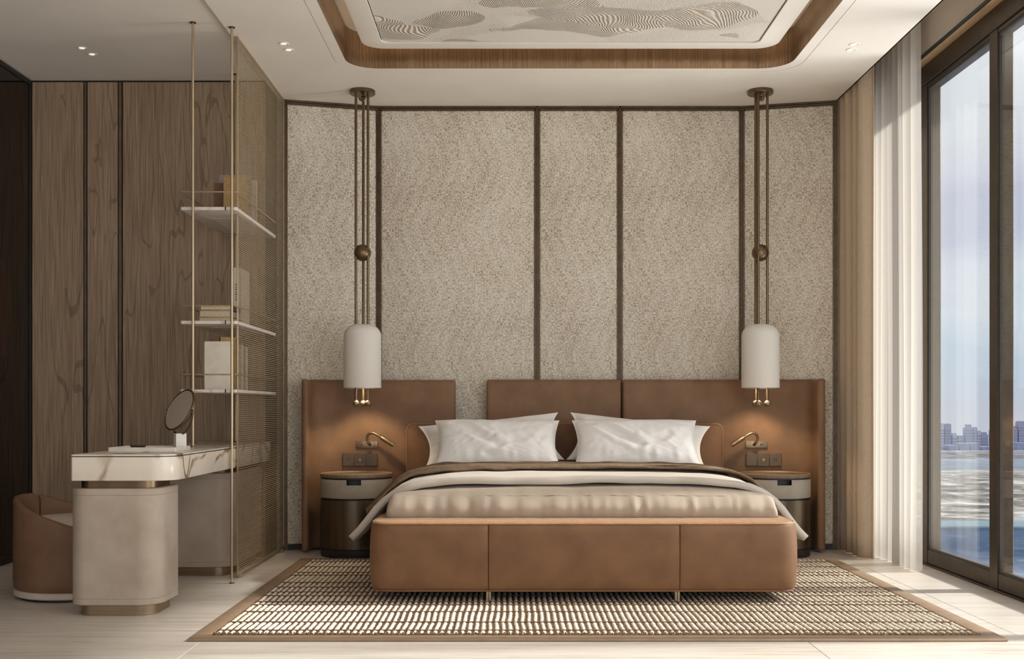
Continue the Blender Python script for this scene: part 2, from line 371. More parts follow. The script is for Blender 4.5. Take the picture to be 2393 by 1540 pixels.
def cloth_sheer(name, col, transp, transl):
    m = bpy.data.materials.new(name); m.use_nodes = True; q = NT(m.node_tree); q.n.clear()
    wv = q.noise(q.coords((400, 400, 60)), 1, 2)
    c = q.ramp(wv, [(.3, lin(tuple(v*.97 for v in col))), (.7, lin(col))])
    d = q.add('ShaderNodeBsdfDiffuse', ins={'Color': c}); t = q.add('ShaderNodeBsdfTranslucent', ins={'Color': c}); tr = q.add('ShaderNodeBsdfTransparent')
    a = q.add('ShaderNodeMixShader', ins={0: transl, 1: d.outputs[0], 2: t.outputs[0]})
    z = q.add('ShaderNodeMixShader', ins={0: transp, 1: a.outputs[0], 2: tr.outputs[0]})
    q.l.new(z.outputs[0], q.add('ShaderNodeOutputMaterial').inputs[0]); return m
M['sheer'] = cloth_sheer('sheer_voile', (208, 201, 192), .26, .5)
M['shade'] = cloth_sheer('white_lampshade', (246, 242, 234), 0.0, .3)
def linen():
    m, q, b = newmat('taupe_linen')
    h = q.noise(q.coords((60, 60, 420)), 1, 3); v = q.noise(q.coords((420, 420, 30)), 1, 3)
    t = q.math('MULTIPLY_ADD', v, .5, q.math('MULTIPLY', h, .5))
    q.l.new(q.ramp(t, [(.30, lin((178, 159, 137))), (.7, lin((206, 188, 166)))]), b.inputs['Base Color'])
    b.inputs['Roughness'].default_value = .9; b.inputs['Specular IOR Level'].default_value = .1
    q.l.new(q.add('ShaderNodeBump', ins={'Strength': .3, 'Distance': .001, 'Height': t}).outputs[0], b.inputs['Normal']); return m
M['linen'] = linen()
def mesh_screen():
    """expanded bronze mesh: staggered lens-shaped openings, 3.4 cm x 1.05 cm"""
    m, q, b = newmat('bronze_wire_mesh'); tc = q.n.new('ShaderNodeTexCoord')
    s = q.add('ShaderNodeSeparateXYZ', ins={0: tc.outputs['Object']}); y, z = s.outputs[1], s.outputs[2]
    v = q.math('DIVIDE', z, .0115); row = q.math('FLOOR', v); fv = q.math('SUBTRACT', q.math('FRACT', v), .5)
    u = q.math('MULTIPLY_ADD', row, .5, q.math('DIVIDE', y, .034)); fu = q.math('SUBTRACT', q.math('FRACT', u), .5)
    dist = q.math('ADD', q.math('POWER', q.math('DIVIDE', q.math('ABSOLUTE', fu), .46), 2.0), q.math('POWER', q.math('DIVIDE', q.math('ABSOLUTE', fv), .34), 2.0))
    hole = q.math('LESS_THAN', dist, 1.0)
    n = q.noise(q.coords(), 6, 2)
    q.l.new(q.ramp(n, [(.3, lin((206, 184, 150))), (.7, lin((190, 168, 134)))]), b.inputs['Base Color'])
    b.inputs['Metallic'].default_value = .35; b.inputs['Roughness'].default_value = .38
    q.l.new(q.add('ShaderNodeBump', ins={'Strength': .8, 'Distance': .004, 'Height': q.math('MINIMUM', dist, 2.2)}).outputs[0], b.inputs['Normal'])
    out = q.n['Material Output']; tr = q.add('ShaderNodeBsdfTransparent')
    mx = q.add('ShaderNodeMixShader', ins={0: hole, 1: b.outputs[0], 2: tr.outputs[0]})
    q.l.new(mx.outputs[0], out.inputs[0]); return m
M['screen'] = mesh_screen()
def terrain():
    m, q, b = newmat('tidal_flats'); tc = q.n.new('ShaderNodeTexCoord')
    s = q.add('ShaderNodeSeparateXYZ', ins={0: tc.outputs['Object']})
    n1 = q.noise(q.coords((.004, .006, 1)), 1, 4, .6)
    t = q.math('MULTIPLY_ADD', q.math('SUBTRACT', n1, .5), 60, s.outputs[1])
    base = q.ramp(q.math('DIVIDE', t, 2000), [(.20, lin((84, 104, 134))), (.235, lin((34, 62, 92))), (.272, lin((38, 68, 100))), (.279, lin((40, 48, 58))), (.285, lin((112, 136, 148))), (.297, lin((120, 140, 150))),
        (.302, lin((74, 64, 54))), (.345, lin((126, 121, 113))), (.40, lin((92, 88, 82))), (.43, lin((124, 122, 118))), (.53, lin((150, 150, 150))), (.548, lin((108, 122, 136))), (.66, lin((118, 130, 144))), (.685, lin((66, 74, 90))), (.77, lin((84, 92, 108))), (.79, lin((140, 148, 160)))])
    st = q.noise(q.coords((.022, .022, 1)), 1, 8, .7, 1.2)
    land = q.ramp(q.math('DIVIDE', s.outputs[1], 2000), [(.294, (.12, .12, .12, 1)), (.306, (1, 1, 1, 1)), (.50, (1, 1, 1, 1)), (.56, (.2, .2, .2, 1)), (.66, (.2, .2, .2, 1)), (.70, (.6, .6, .6, 1))])
    c2 = q.ramp(st, [(.36, lin((34, 32, 30))), (.45, lin((98, 93, 85))), (.53, lin((146, 143, 137))), (.62, lin((206, 206, 204)))])
    c = q.mixc(q.math('MULTIPLY', land, .75), base, c2)
    q.l.new(c, b.inputs['Base Color']); b.inputs['Roughness'].default_value = .7; b.inputs['Specular IOR Level'].default_value = .1; return m
M['terrain'] = terrain()

# ------------------------------------------------------------------ setting
ZC, ZL = 2.90, 2.925           # main ceiling, alcove ceiling
YB = 7.335                      # back wall
# floor: stone slabs 0.80 x 2.4 m with open joints
fl = struct(MB().box(-3.7, 2.5, -2.0, 7.6, -.10, -.006).build('floor', pm('grout', (176, 166, 152), (170, 160, 146), 30, .9)))
xs = [-3.70, -1.218, 1.158, 2.03, 2.5]; ys = [-1.0, 1.5, 4.0, 6.4, 7.6]
for x0, x1 in zip(xs, xs[1:]):
    for y0, y1 in zip([-2.0]+ys, ys):
        a, b_ = max(x0, -3.7), min(x1, 2.5)
        if b_-a > .05: MB().box(a+.001, b_-.001, y0+.001, y1-.001, -.02, 0, .0012, 1).build('tile', M['floor'], fl)
# main ceiling with the cove opening
open_ = rr(-.951, 1.611, 3.45, 6.505, .17); gro_i = rr(-1.012, 1.672, 3.39, 6.568, .2); gro_o = rr(-1.016, 1.676, 3.386, 6.572, .204)
outer = rr(-1.49, 2.10, -2.0, 7.6, .001)
mb = MB(); mb.loops([z3(outer, ZC), z3(gro_o, ZC), z3(gro_o, ZC+.01), z3(gro_i, ZC+.01), z3(gro_i, ZC), z3(open_, ZC)])
mb.box(2.092, 2.10, -2.0, 7.6, ZC, 3.12)
mb.box(-1.498, -1.49, -2.0, 7.2, ZC, ZL)
ceil = struct(mb.build('ceiling', M['ceiling']))
mb = MB(); mb.loops([z3(open_, ZC), z3(open_, 3.10)]); mb.build('cove_band', M['cove'], ceil)
pan = rr(-.85, 1.51, 3.55, 6.40, .12); pin = rr(-.738, 1.398, 3.66, 6.30, .045); pin2 = rr(-.732, 1.392, 3.666, 6.294, .04)
pt = rr(-.845, 1.505, 3.555, 6.395, .12)
mb = MB(); mb.loops([z3(pt, 3.03), z3(pan, 3.025), z3(pan, 2.982), z3(pt, 2.98), z3(pin, 2.98), z3(pin, 2.992)]); mb.build('cove_panel', M['ceiling'], ceil)
mb = MB(); mb.prism(pin2, 2.988, 3.0); mb.build('relief_panel', M['relief'], ceil)
mb = MB(); mb.loops([z3(pin, 2.9915), z3(pin2, 2.9915)]); mb.build('shadow_gap', M['black'], ceil)
cove_glow = [(x, y, 3.034) for x, y in rr(-.81, 1.47, 3.59, 6.36, .1)]
mb = MB(); mb.tube(cove_glow, .005, 6, True); mb.build('led_strip', M['led'], ceil)  # added glowing tube, hidden on top of the panel edge
mb = MB(); mb.box(-1.2, 1.9, 3.2, 6.8, 3.10, 3.14); mb.build('cove_top', M['ceiling'], ceil)
mb = MB(); mb.box(2.09, 2.60, -2.0, 7.6, 3.12, 3.16); mb.build('curtain_pocket_top', M['pocket'], ceil)
# the strip of roof over the rest, so the sky stays outside
mb = MB(); mb.box(-3.8, 2.6, -2.0, 7.7, 3.17, 3.25); mb.build('roof_slab', M['pocket'], ceil)
mb = MB(); mb.box(-3.7, -1.49, -2.0, 7.0, ZL, ZL+.03); struct(mb.build('trim_1', M['ceiling']))   # lower alcove ceiling board

# back wall: three straight bays and two bays splayed towards the room
def wall_frame(p0, p1):
    d = Vector((p1[0]-p0[0], p1[1]-p0[1], 0)); L = d.length; return L, Matrix.Translation((p0[0], p0[1], 0)) @ Matrix.Rotation(math.atan2(d.y, d.x), 4, 'Z')
mb = MB(); mb.prism([(-1.53, 7.20), (-.879, YB+.03), (1.514, YB+.03), (2.10, 7.22), (2.6, 7.22), (2.6, 7.7), (-1.53, 7.7)], 0, 3.12)
wb = struct(mb.build('wall_back', M['pocket'], smooth=False))
def trim_profile_v(mat4, x, z0, z1, wd=.032):
    mb = MB()
    for a, b_, d in ((-.5, -.22, .020), (-.22, -.12, .010), (-.12, .12, .026), (.12, .22, .010), (.22, .5, .020)):
        mb.box(x+a*wd, x+b_*wd, -d, .01, z0, z1, m=mat4)
    return mb
bays = [((-1.473, 7.175), (-.879, YB)), ((-.879, YB), (.165, YB)), ((.165, YB), (.7095, YB)), ((.7095, YB), (1.514, YB)), ((1.514, YB), (2.098, 7.195))]
for i, (p0, p1) in enumerate(bays):
    L, m4 = wall_frame(p0, p1)
    o = MB().box(.016, L-.016, -.016, .006, .035, ZC-.026, .013, 4).build('panel', M['wallfabric'], wb, local=True)
    o.matrix_local = m4
    mb = MB()
    for z0, z1, d in ((ZC-.026, ZC-.017, .020), (ZC-.017, ZC-.012, .012), (ZC-.012, ZC, .026)): mb.box(0, L, -d, .01, z0, z1, m=m4)
    mb.build('top_trim', M['trim'], wb, smooth=False)
    MB().box(0, L, -.014, .01, .0, .034, m=m4).build('skirting', M['black'], wb, smooth=False)
    trim_profile_v(m4, 0 if i else .008, .0, ZC).build('trim_strip', M['trim'], wb, smooth=False)
    if i == 4: trim_profile_v(m4, L-.008, .0, ZC).build('trim_strip', M['trim'], wb, smooth=False)

# alcove wall: smoked oak boards with bronze reveals
YW = 6.82
wa = struct(MB().box(-3.7, -1.515, YW+.012, YW+.35, 0, ZL).build('wall_alcove', M['black'], smooth=False))
for x0, x1 in ((-2.942, -2.630), (-2.603, -2.419), (-2.386, -1.515)):
    MB().box(x0, x1, YW, YW+.02, 0.0, ZL-.012, .002, 1).build('board', M['wood'], wa)
for x0, x1 in ((-2.630, -2.603), (-2.419, -2.386)):
    mb = MB(); mb.box(x0+.007, x1-.009, YW+.002, YW+.016, 0, ZL-.012, .002, 1); mb.build('reveal_strip', M['reveal'], wa)
struct(MB().box(-3.75, -3.70, -2.0, 7.0, 0, 3.17).build('wall_left', M['ceiling']))
# window side: pocket upstand, timber soffit and sliding glazing
wr = struct(MB().box(2.34, 2.37, -2.0, 7.25, 2.925, 3.13).build('wall_right', M['pocket']))
MB().box(2.334, 2.345, -2.0, 7.25, 2.908, 2.925).build('pelmet_edge', M['black'], wr)
MB().box(2.345, 2.60, -2.0, 7.25, 2.912, 2.925).build('soffit_board', M['soffit'], wr)
win = struct(MB().box(2.402, 2.52, -2.0, 7.25, 2.80, 2.905, .004, 1).build('window_1', M['frame']))
MB().box(2.400, 2.52, -2.0, 7.25, 0, .012, .002, 1).build('sill_track', M['frame'], win)
stiles = [-1.4, .9, 2.05, 3.2, 4.40, 5.52, 6.457, 7.15]
for i, y in enumerate(stiles):
    MB().box(2.410, 2.49, y, y+.10, .0, 2.85, .004, 1).build('stile', M['frame'], win)
for y0, y1 in zip(stiles, stiles[1:]):
    a, b_ = y0+.10, y1
    MB().box(2.412, 2.488, a, b_, .012, .095, .004, 1).build('bottom_rail', M['frame'], win)
    MB().box(2.412, 2.488, a, b_, 2.775, 2.80, .003, 1).build('top_rail', M['frame'], win)
    mb = MB()
    for (p, q_, r_, s_) in ((a, b_, .095, .107), (a, b_, 2.763, 2.775), (a, a+.008, .107, 2.763), (b_-.008, b_, .107, 2.763)): mb.box(2.416, 2.432, p, q_, r_, s_)
    mb.build('glazing_bead', M['bead'], win, smooth=False)
    MB().box(2.422, 2.428, a+.004, b_-.004, .1, 2.77).build('pane', M['glass'], win, smooth=False)

# ------------------------------------------------------------------ bed
XC = .3345; HW = .9975; YF = 5.12
bed = thing('bed', (XC, 6.1, 0), 'wide upholstered bed in tan leather standing on the patterned rug', 'bed')
def u_path():
    r = .10; pts = []; xl, xr = XC-HW, XC+HW
    for k in range(12): pts.append((xl, 7.0-k*(7.0-YF-r)/12))
    for k in range(9): a = PI+.5*PI*k/8; pts.append((xl+r+r*math.cos(a), YF+r+r*math.sin(a)))
    for k in range(1, 24): pts.append((xl+r+k*(2*HW-2*r)/24, YF))
    for k in range(9): a = 1.5*PI+.5*PI*k/8; pts.append((xr-r+r*math.cos(a), YF+r+r*math.sin(a)))
    for k in range(1, 13): pts.append((xr, YF+r+k*(7.0-YF-r)/12))
    return pts
PATH = u_path()
cum = [0]
for a, b_ in zip(PATH, PATH[1:]): cum.append(cum[-1]+math.dist(a, b_))
def at_s(s):
    for i in range(len(cum)-1):
        if s <= cum[i+1]+1e-9:
            t = (s-cum[i])/(cum[i+1]-cum[i]); p = Vector(PATH[i]).lerp(Vector(PATH[i+1]), t)
            d0 = Vector(PATH[i+1])-Vector(PATH[i]); return p, d0.normalized()
    return Vector(PATH[-1]), (Vector(PATH[-1])-Vector(PATH[-2])).normalized()
def s_of_x(x):
    for i in range(len(PATH)-1):
        if abs(PATH[i][1]-YF) < 1e-5 and PATH[i][0] <= x <= PATH[i+1][0]: return cum[i]+(x-PATH[i][0])
PROF = [(-.030, .068), (-.014, .072), (-.004, .085), (.0, .12), (.003, .18), (.003, .27), (.0, .33), (-.005, .366), (-.010, .378), (-.018, .384), (-.17, .387), (-.178, .380), (-.178, .09), (-.165, .068)]
def sweep(s0, s1, prof, ds=.05, ends=True):
    n = max(2, int((s1-s0)/ds)); ss = [s0+(s1-s0)*k/n for k in range(n+1)]
    ss += [c for c in cum if s0+.012 < c < s1-.012]
    if ends: ss += [s0+.003, s1-.003, s0+.008, s1-.008]
    ss = sorted(set(round(v, 5) for v in ss)); ls = []
    for s in ss:
        p, d = at_s(min(s+1e-6, cum[-1])); p2, d2 = at_s(max(s-1e-6, 0)); d = (d+d2).normalized(); nrm = Vector((d.y, -d.x))
        e = min(s-s0, s1-s); ins = (.005 if e < .001 else .0015 if e < .004 else 0) if ends else 0
        L = []
        for n_, z in prof:
            x, y, d_ = p.x+nrm.x*(n_-ins), p.y+nrm.y*(n_-ins), -(n_-ins)
            if d_ > .05: x = min(max(x, XC-HW+d_), XC+HW-d_); y = max(y, YF+d_)
            L.append((x, y, z))
        ls.append(L)
    mb = MB(); mb.loops(ls, True, True, True); return mb
sA, sB = s_of_x(-.109), s_of_x(.773)
for a, b_ in ((0, sA-.0006), (sA+.0006, sB-.0006), (sB+.0006, cum[-1])):
    sweep(a, b_, PROF).build('rail_panel', M['leather'], bed, ang=50)
def pipe_path(n_, z): 
    out = []
    for i, p in enumerate(PATH):
        _, d = at_s(min(cum[i]+1e-6, cum[-1])); _, d2 = at_s(max(cum[i]-1e-6, 0)); d = (d+d2).normalized(); out.append((p[0]+d.y*n_, p[1]-d.x*n_, z))
    return out
sweep(0, cum[-1], [(-.019, .383), (-.020, .3862), (-.268, .3892), (-.270, .384)], ends=False).build('top_rim', M['rim'], bed, ang=50)
MB().tube(pipe_path(-.012, .381), .0045, 8).build('rim_piping', M['piping'], bed)
MB().tube(pipe_path(-.014, .070), .004, 8).build('base_piping', M['leather_dark'], bed)
MB().box(XC-HW+.17, XC+HW-.17, YF+.17, 7.0, .10, .30).build('slat_base', M['black'], bed)
mb = MB(); hb = rr(XC-1.004, XC+1.002, .10, .818, (.01, .01, .045, .045))
ls = []
for y, ins in ((7.155, .006), (7.15, 0), (7.055, 0), (7.045, .003), (7.04, .012)):
    cx, cz = XC, .459; ls.append([(cx+(x-cx)*(1-ins/1.0), y, cz+(z-cz)*(1-ins/.36)) for x, z in hb])
mb.loops(ls, True, True, True); mb.build('headboard', M['leather'], bed)
pp = [(x, 7.046, z) for x, z in rr(XC-1.0, XC+.998, .10, .814, (.01, .01, .042, .042))]
MB().tube(pp, .005, 8, True).build('headboard_piping', M['leather_wall'], bed)
for x, y in ((-.109, 5.21), (.773, 5.21), (-.109, 6.8), (.773, 6.8)):
    mb = MB(); mb.box(x-.012, x-.001, y-.012, y+.012, .0125, .085, .002, 1); mb.box(x+.001, x+.012, y-.012, y+.012, .0125, .085, .002, 1)
    mb.box(x-.002, x+.002, y-.006, y+.006, .0125, .085); mb.build('leg', M['champagne'], bed)

def nz3(x, y, z=0): return mn.noise(Vector((x, y, z)))
# mattress: soft block, front face gathered into vertical puckers
MX0, MX1, MY0, MY1 = XC-.94, XC+.944, 5.31, 7.03
def mat_fn(u, v):
    # u round the plan outline, v bottom -> top -> centre
    pass
def make_mattress():
    b = bmesh.new(); nx, ny, nzv = 150, 70, 14
    H0, H1 = .345, .492
    def top(x, y):
        cx = abs(x-XC)/.942
        return H1+.042*(1-cx**4)*min(1, (y-MY0)/.25)**.5 + .004*nz3(x*5, y*5, 1)
    rows = []
    # one strip per x: from the bottom of the front face, over the edge, along the top to the back
    prof = []
    for k in range(nzv): prof.append(('f', k/(nzv-1)))
    for k in range(1, ny): prof.append(('t', k/(ny-1)))
    for i in range(nx):
        x = MX0+(MX1-MX0)*i/(nx-1); ex = min(x-MX0, MX1-x); row = []
        e = max(0, 1-ex/.05); drop = .05*(1-math.sqrt(max(0, 1-e*e))); 
        for kind, t in prof:
            if kind == 'f':
                ztop = H1-.0; z = H0+(ztop-H0)*t
                a = max(0, (t-.25)/.75); y = MY0+.075*(1-math.sqrt(max(0, 1-a*a*.98)))
                pk = abs(nz3(x*7.5, 3.3, .7*z))+.6*abs(nz3(x*17, 9.1, 1.2*z))
                y += .064*max(0, 1-t/.66)**1.3-.006*math.sin(PI*min(1, t*1.1))+.095*pk*(t**1.5)*(1.2-t)-.008*nz3(x*30, 2, z*3)*t
                z -= drop*t; y += .03*(1-math.sqrt(max(0, 1-e*e)))
            else:
                y0 = MY0+.066; y = y0+(MY1-y0)*t*t; z = top(x, max(y-.03, MY0))-drop
                if t < .4: z = H1-drop+(z-H1+drop)*min(1, t/.25)**.6
                z -= .014*(abs(nz3(x*7.5, 3.3, .35))+.5*abs(nz3(x*17, 9.1, .6)))*max(0, 1-t*3)
            row.append(b.verts.new((x, y, z)))
        rows.append(row)
    for i in range(nx-1):
        for j in range(len(prof)-1): b.faces.new((rows[i][j], rows[i+1][j], rows[i+1][j+1], rows[i][j+1]))
    # sides, back and bottom
    for row, fl in ((rows[0], 1), (rows[-1], 0)):
        low = [b.verts.new((v.co.x, v.co.y, min(v.co.z, H0))) for v in row]
        for j in range(len(row)-1):
            f = (row[j], row[j+1], low[j+1], low[j])
            if (row[j].co-low[j].co).length < 1e-7 and (row[j+1].co-low[j+1].co).length < 1e-7: continue
            b.faces.new(f)
    bmesh.ops.remove_doubles(b, verts=b.verts[:], dist=1e-6); bmesh.ops.recalc_face_normals(b, faces=b.faces[:])
    mb = MB(); mb._join(b); return mb
t = thing('mattress', (XC, 6.1, .345), 'thick mattress in an oatmeal fitted sheet with gathered front face', 'mattress')
make_mattress().build('fitted_sheet', M['sheet'], t, ang=60)

def interp(tab, u):
    u = abs(u)
    for (a, za), (b_, zb) in zip(tab, tab[1:]):
        if u <= b_: s = (u-a)/(b_-a); return za+(zb-za)*s
    (a, za), (b_, zb) = tab[-2:]; return zb+(zb-za)/(b_-a)*(u-b_)
DUV = [(0, .575), (.5, .572), (.66, .564), (.78, .551), (.86, .536), (.92, .508), (.97, .468), (1.01, .425), (1.05, .370), (1.09, .318), (1.13, .276)]
def drape(tab, hw, y0, y1, nx, ny, lift, fn):
    # arc-length spacing so the hanging sides stay evenly meshed
    us = [k/400*hw for k in range(401)]; arc = [0]
    for a, b_ in zip(us, us[1:]): arc.append(arc[-1]+math.hypot(b_-a, interp(tab, b_)-interp(tab, a)))
    def u_of(s):
        s = abs(s)*arc[-1]
        for i in range(400):
            if s <= arc[i+1]+1e-9: return us[i]+(us[i+1]-us[i])*(s-arc[i])/(arc[i+1]-arc[i])
        return us[-1]
    def f(a, c):
        s = 2*a-1; u = math.copysign(u_of(s), s); y = y0+(y1-y0)*c; z = interp(tab, u)+lift(y)
        x, y, z = fn(u, y, z, c, s); return (XC+x, y, z)
    mb = MB(); mb.grid(f, nx, ny); return mb
def lift(y): return .012*max(0, min(1, (y-5.75)/.6))
def duv_fn(u, y, z, c, s):
    side = max(0, (abs(u)-.85)/.28)
    z += (.007*nz3(u*2.2, y*6, 4)+.004*nz3(u*6, y*14, 2))*(1-side*.5)
    yy = y+(1-c)*(.030*nz3(u*1.6, 7, 1)+.012*nz3(u*5, 3, 1))+.06*side*(1-c)
    x = u+math.copysign(side*(.014*math.sin(y*14)+.012*nz3(y*5, 2, u)), u)
    return x, yy, z
o = drape(DUV, 1.13, 5.50, 6.72, 130, 60, lift, duv_fn).build('duvet', M['duvet'], loc=(XC, 6.1, .55), ang=80)
tag(o, 'oatmeal duvet with thick folded front edge hanging over both bed sides', 'duvet'); solid(o, .034, 0, -1)
# rolled hem line along the front edge of the duvet
THR = [(0, .582), (.5, .580), (.70, .574), (.80, .564), (.88, .548), (.94, .520), (.99, .476), (1.04, .420), (1.08, .372), (1.12, .335)]
def thr_fn(u, y, z, c, s):
    side = max(0, (abs(u)-.85)/.28)
    f = math.sin(c*15+5*nz3(u*1.1, 2, 5)+u*1.5)
    z += (.022*(f*.5+.5)**1.6*(.7+.8*nz3(u*2, 8, 1))+.010*abs(nz3(u*3.5, y*9, 3))+.005*nz3(u*9, y*18, 6))*(1-.6*side)+.006
    yy = y+.05*nz3(u*1.1, 5, 2)*(1 if c < .5 else .4)-.05*side+.02*nz3(u*4, c*3, 8)
    x = u+math.copysign(side*(.012*math.sin(y*22)+.02), u)
    return x, yy, z
o = drape(THR, 1.10, 5.92, 6.34, 150, 48, lambda y: .007*max(0, min(1, (y-5.8)/.5)), thr_fn).build('throw_blanket', M['throw'], loc=(XC, 6.1, .6), ang=80)
tag(o, 'crumpled taupe fleece throw laid across the duvet below the pillows', 'blanket'); solid(o, .012, 1, -1)
def thr2_fn(u, y, z, c, s):
    side = max(0, (abs(u)-.8)/.25)
    z += .006+.014*abs(math.sin(u*2.1+c*5))*(1-side)+.012*nz3(u*3.1, y*11, 7)
    return u+.02*math.sin(y*20+u*3), y+.07*nz3(u*1.5, 3+c, 9)+.03*nz3(u*5, 1, 4)*(1-c), z
f2 = drape([(a_, b_+.004) for a_, b_ in THR], .93, 5.99, 6.22, 110, 24, lambda y: .007*max(0, min(1, (y-5.8)/.5)), thr2_fn).build('folded_layer', M['throw_top'], o, ang=80); solid(f2, .012, 1, -1)

def pillow(name, label, c, w, h, th, tilt, rz, seed, flange, group=None, roll=0, pinch=.085):
    nx, ny = 90, 60
    m4 = Matrix.Translation(c) @ Matrix.Rotation(rz, 4, 'Z') @ Matrix.Rotation(tilt, 4, 'X') @ Matrix.Rotation(roll, 4, 'Y')
    rows = [[], []]; b = bmesh.new()
    def pt(i, j, sg):
        u = -1+2*i/(nx-1); v = -1+2*j/(ny-1)
        x = u*w/2*(1-pinch*(1-v*v)*abs(u)**3)+0; z = v*h/2*(1-.12*(1-u*u)*abs(v)**3)
        fu = min(1, max(0, (1-abs(u))/(1-flange*.999))) if flange else 1-abs(u)
        a = max(0, 1-(abs(u)/(1-flange))**3.2) if abs(u) < 1-flange else 0
        d = max(0, 1-abs(v)**3.0)
        t = th/2*(a**.5)*(d**.5)
        r1 = math.atan2(v+1.02, 1.02-abs(u)); 
        wr = .010*nz3(u*2.5+seed, v*3, seed)+.008*abs(nz3(r1*7+seed, math.copysign(1, u)*3, seed*.7))*(1-abs(v)*.3)+.0055*nz3(u*9+2*v+seed, v*5-u*3, 3+seed)
        wr += .014*max(0, -v-.45)*nz3(u*13+seed, 1, seed)*2
        wr *= .62
        for (x0_, y0_, x1_, y1_, dp, wd_) in ((-.66, .66, .0, -.30, .034, .10), (.05, -.30, .50, .02, .014, .09), (-.35, .80, -.05, .10, .010, .06), (.86, .35, .62, -.2, .010, .08)):
            px_, py_ = x1_-x0_, y1_-y0_; q_ = max(0, min(1, ((u-x0_)*px_+(v-y0_)*py_)/(px_*px_+py_*py_)))
            dd = .72*math.hypot((u-x0_-q_*px_)*1.6, v-y0_-q_*py_+.07*nz3(u*4, seed, 2)); wr -= .75*dp*math.exp(-(dd/wd_)**2)*(.35+.65*math.sin(PI*min(1, max(.08, q_))))
            wr += dp*.25*math.exp(-((dd-wd_*1.9)/(wd_*.9))**2)
        wr += .020*max(0, -v-.35)*math.sin(u*24+5*nz3(u*3, seed, 1))*(.5+nz3(u*2, 4, seed))+.010*max(0, abs(u)-.6)*math.sin(v*17+seed+3*nz3(v*3, seed, 4))*1.6
        t = max(.003, t+wr*(a*d)**.6)
        return Vector((x, -sg*t, z))
    g = {}
    for sg in (1, -1):
        for i in range(nx):
            for j in range(ny):
                edge = i in (0, nx-1) or j in (0, ny-1)
                if edge and sg == -1: g[(sg, i, j)] = g[(1, i, j)]; continue
                p = pt(i, j, sg); 
                if edge: p.y = 0
                g[(sg, i, j)] = b.verts.new(p)
    for sg in (1, -1):
        for i in range(nx-1):
            for j in range(ny-1):
                f = (g[(sg, i, j)], g[(sg, i+1, j)], g[(sg, i+1, j+1)], g[(sg, i, j+1)])
                b.faces.new(f if sg == 1 else f[::-1])
    mb = MB(); mb._join(b)
    o = mb.build(name, M['cotton'], loc=(0, 0, 0), ang=75, local=True)
    o.matrix_world = m4; tag(o, label, 'pillow', group)
    s = o.modifiers.new('sub', 'SUBSURF'); s.levels = 1; s.render_levels = 1
    return o
PG = 'white pillows on the bed'
pillow('pillow', 'white pillow on the left of the bed, in front, creased towards its middle', (-.090, 6.66, .700), .765, .36, .17, math.radians(-38), 0, 1.3, .03, PG)
pillow('pillow', 'rear white pillow at the left, its pointed corner sticking out past the front one', (-.132, 6.875, .700), .89, .335, .14, math.radians(-28), math.radians(-2), 4.2, .06, PG, math.radians(-6.5), .15)
pillow('pillow', 'white pillow on the right of the bed, in front, with a diagonal crease', (.742, 6.66, .700), .765, .36, .17, math.radians(-38), 0, 7.7, .03, PG)
pillow('pillow', 'rear white pillow at the right, its pointed corner sticking out past the front one', (.785, 6.875, .700), .89, .335, .14, math.radians(-28), math.radians(2), 9.1, .06, PG, math.radians(6.5), .15)

# ------------------------------------------------------------------ wall mounted headboard panels
def bent_panel(name, label, path, th, z0, z1):
    """path = room-side face in plan, upholstered slab of thickness th behind it"""
    P = [Vector(p) for p in path]
    nrm = []
    for i in range(len(P)):
        d = (P[min(i+1, len(P)-1)]-P[max(i-1, 0)]).normalized(); nrm.append(Vector((d.y, -d.x)))   # towards the room
    ls = []
    sec = [(.0, .012), (.002, .004), (.012, 0), (th-.006, 0), (th, .006)]
    def loop(i, shrink):
        r = .03; L = []
        pr = [(th, z0+.0), (0.018, z0), (0, z0+.018), (0, z1-.03), (.009, z1-.009), (.03, z1), (th-.01, z1), (th, z1-.01)]
        for d, z in pr:
            dd = th*.5+(d-th*.5)*(1-shrink*.8); zz = (z0+z1)/2+(z-(z0+z1)/2)*(1-shrink*.03)
            p = P[i]-nrm[i]*dd; L.append((p.x, p.y, zz))
        return L
    n = len(P); t0 = (P[0]-P[1]).normalized(); t1 = (P[-1]-P[-2]).normalized()
    for k, sh in ((-.014, 1), (-.012, .55), (-.006, .15)):
        ls.append([(x+t0.x*(-k*0+.014+k), y+t0.y*(.014+k), z) for x, y, z in loop(0, sh)][:] if False else [(x-t0.x*(.014+k)*1, y-t0.y*(.014+k)*1, z) for x, y, z in loop(0, sh)])
    for i in range(1, n-1): ls.append(loop(i, 0))
    for k, sh in ((-.006, .15), (-.012, .55), (-.014, 1)):
        ls.append([(x-t1.x*(.014+k), y-t1.y*(.014+k), z) for x, y, z in loop(n-1, sh)])
    mb = MB(); mb.loops(ls, True, True, True)
    cx = sum(p.x for p in P)/n; cy = sum(p.y for p in P)/n
    o = mb.build(name, M['leather_wall'], loc=(cx, cy, z0), ang=50); return tag(o, label, 'headboard panel')
def arc(cx, cy, r, a0, a1, n=8): return [(cx+r*math.cos(math.radians(a0+(a1-a0)*k/n)), cy+r*math.sin(math.radians(a0+(a1-a0)*k/n))) for k in range(n+1)]
def strt(p, q_, n): return [(p[0]+(q_[0]-p[0])*k/n, p[1]+(q_[1]-p[1])*k/n) for k in range(n+1)]
YP = 7.205
lp = [(-1.285, 7.0), (-1.284, 7.012), (-1.281, 7.07)]+arc(-1.214, 7.082, .065, 168, 108, 8)+arc(-1.10, 6.955, .25, 107, 90, 6)+strt((-1.05, YP), (-.380, YP), 10)+[(-.366, YP)]
bent_panel('headboard_panel', 'brown leather wall panel behind the left nightstand, wing bent forward', lp, .042, .015, 1.098)
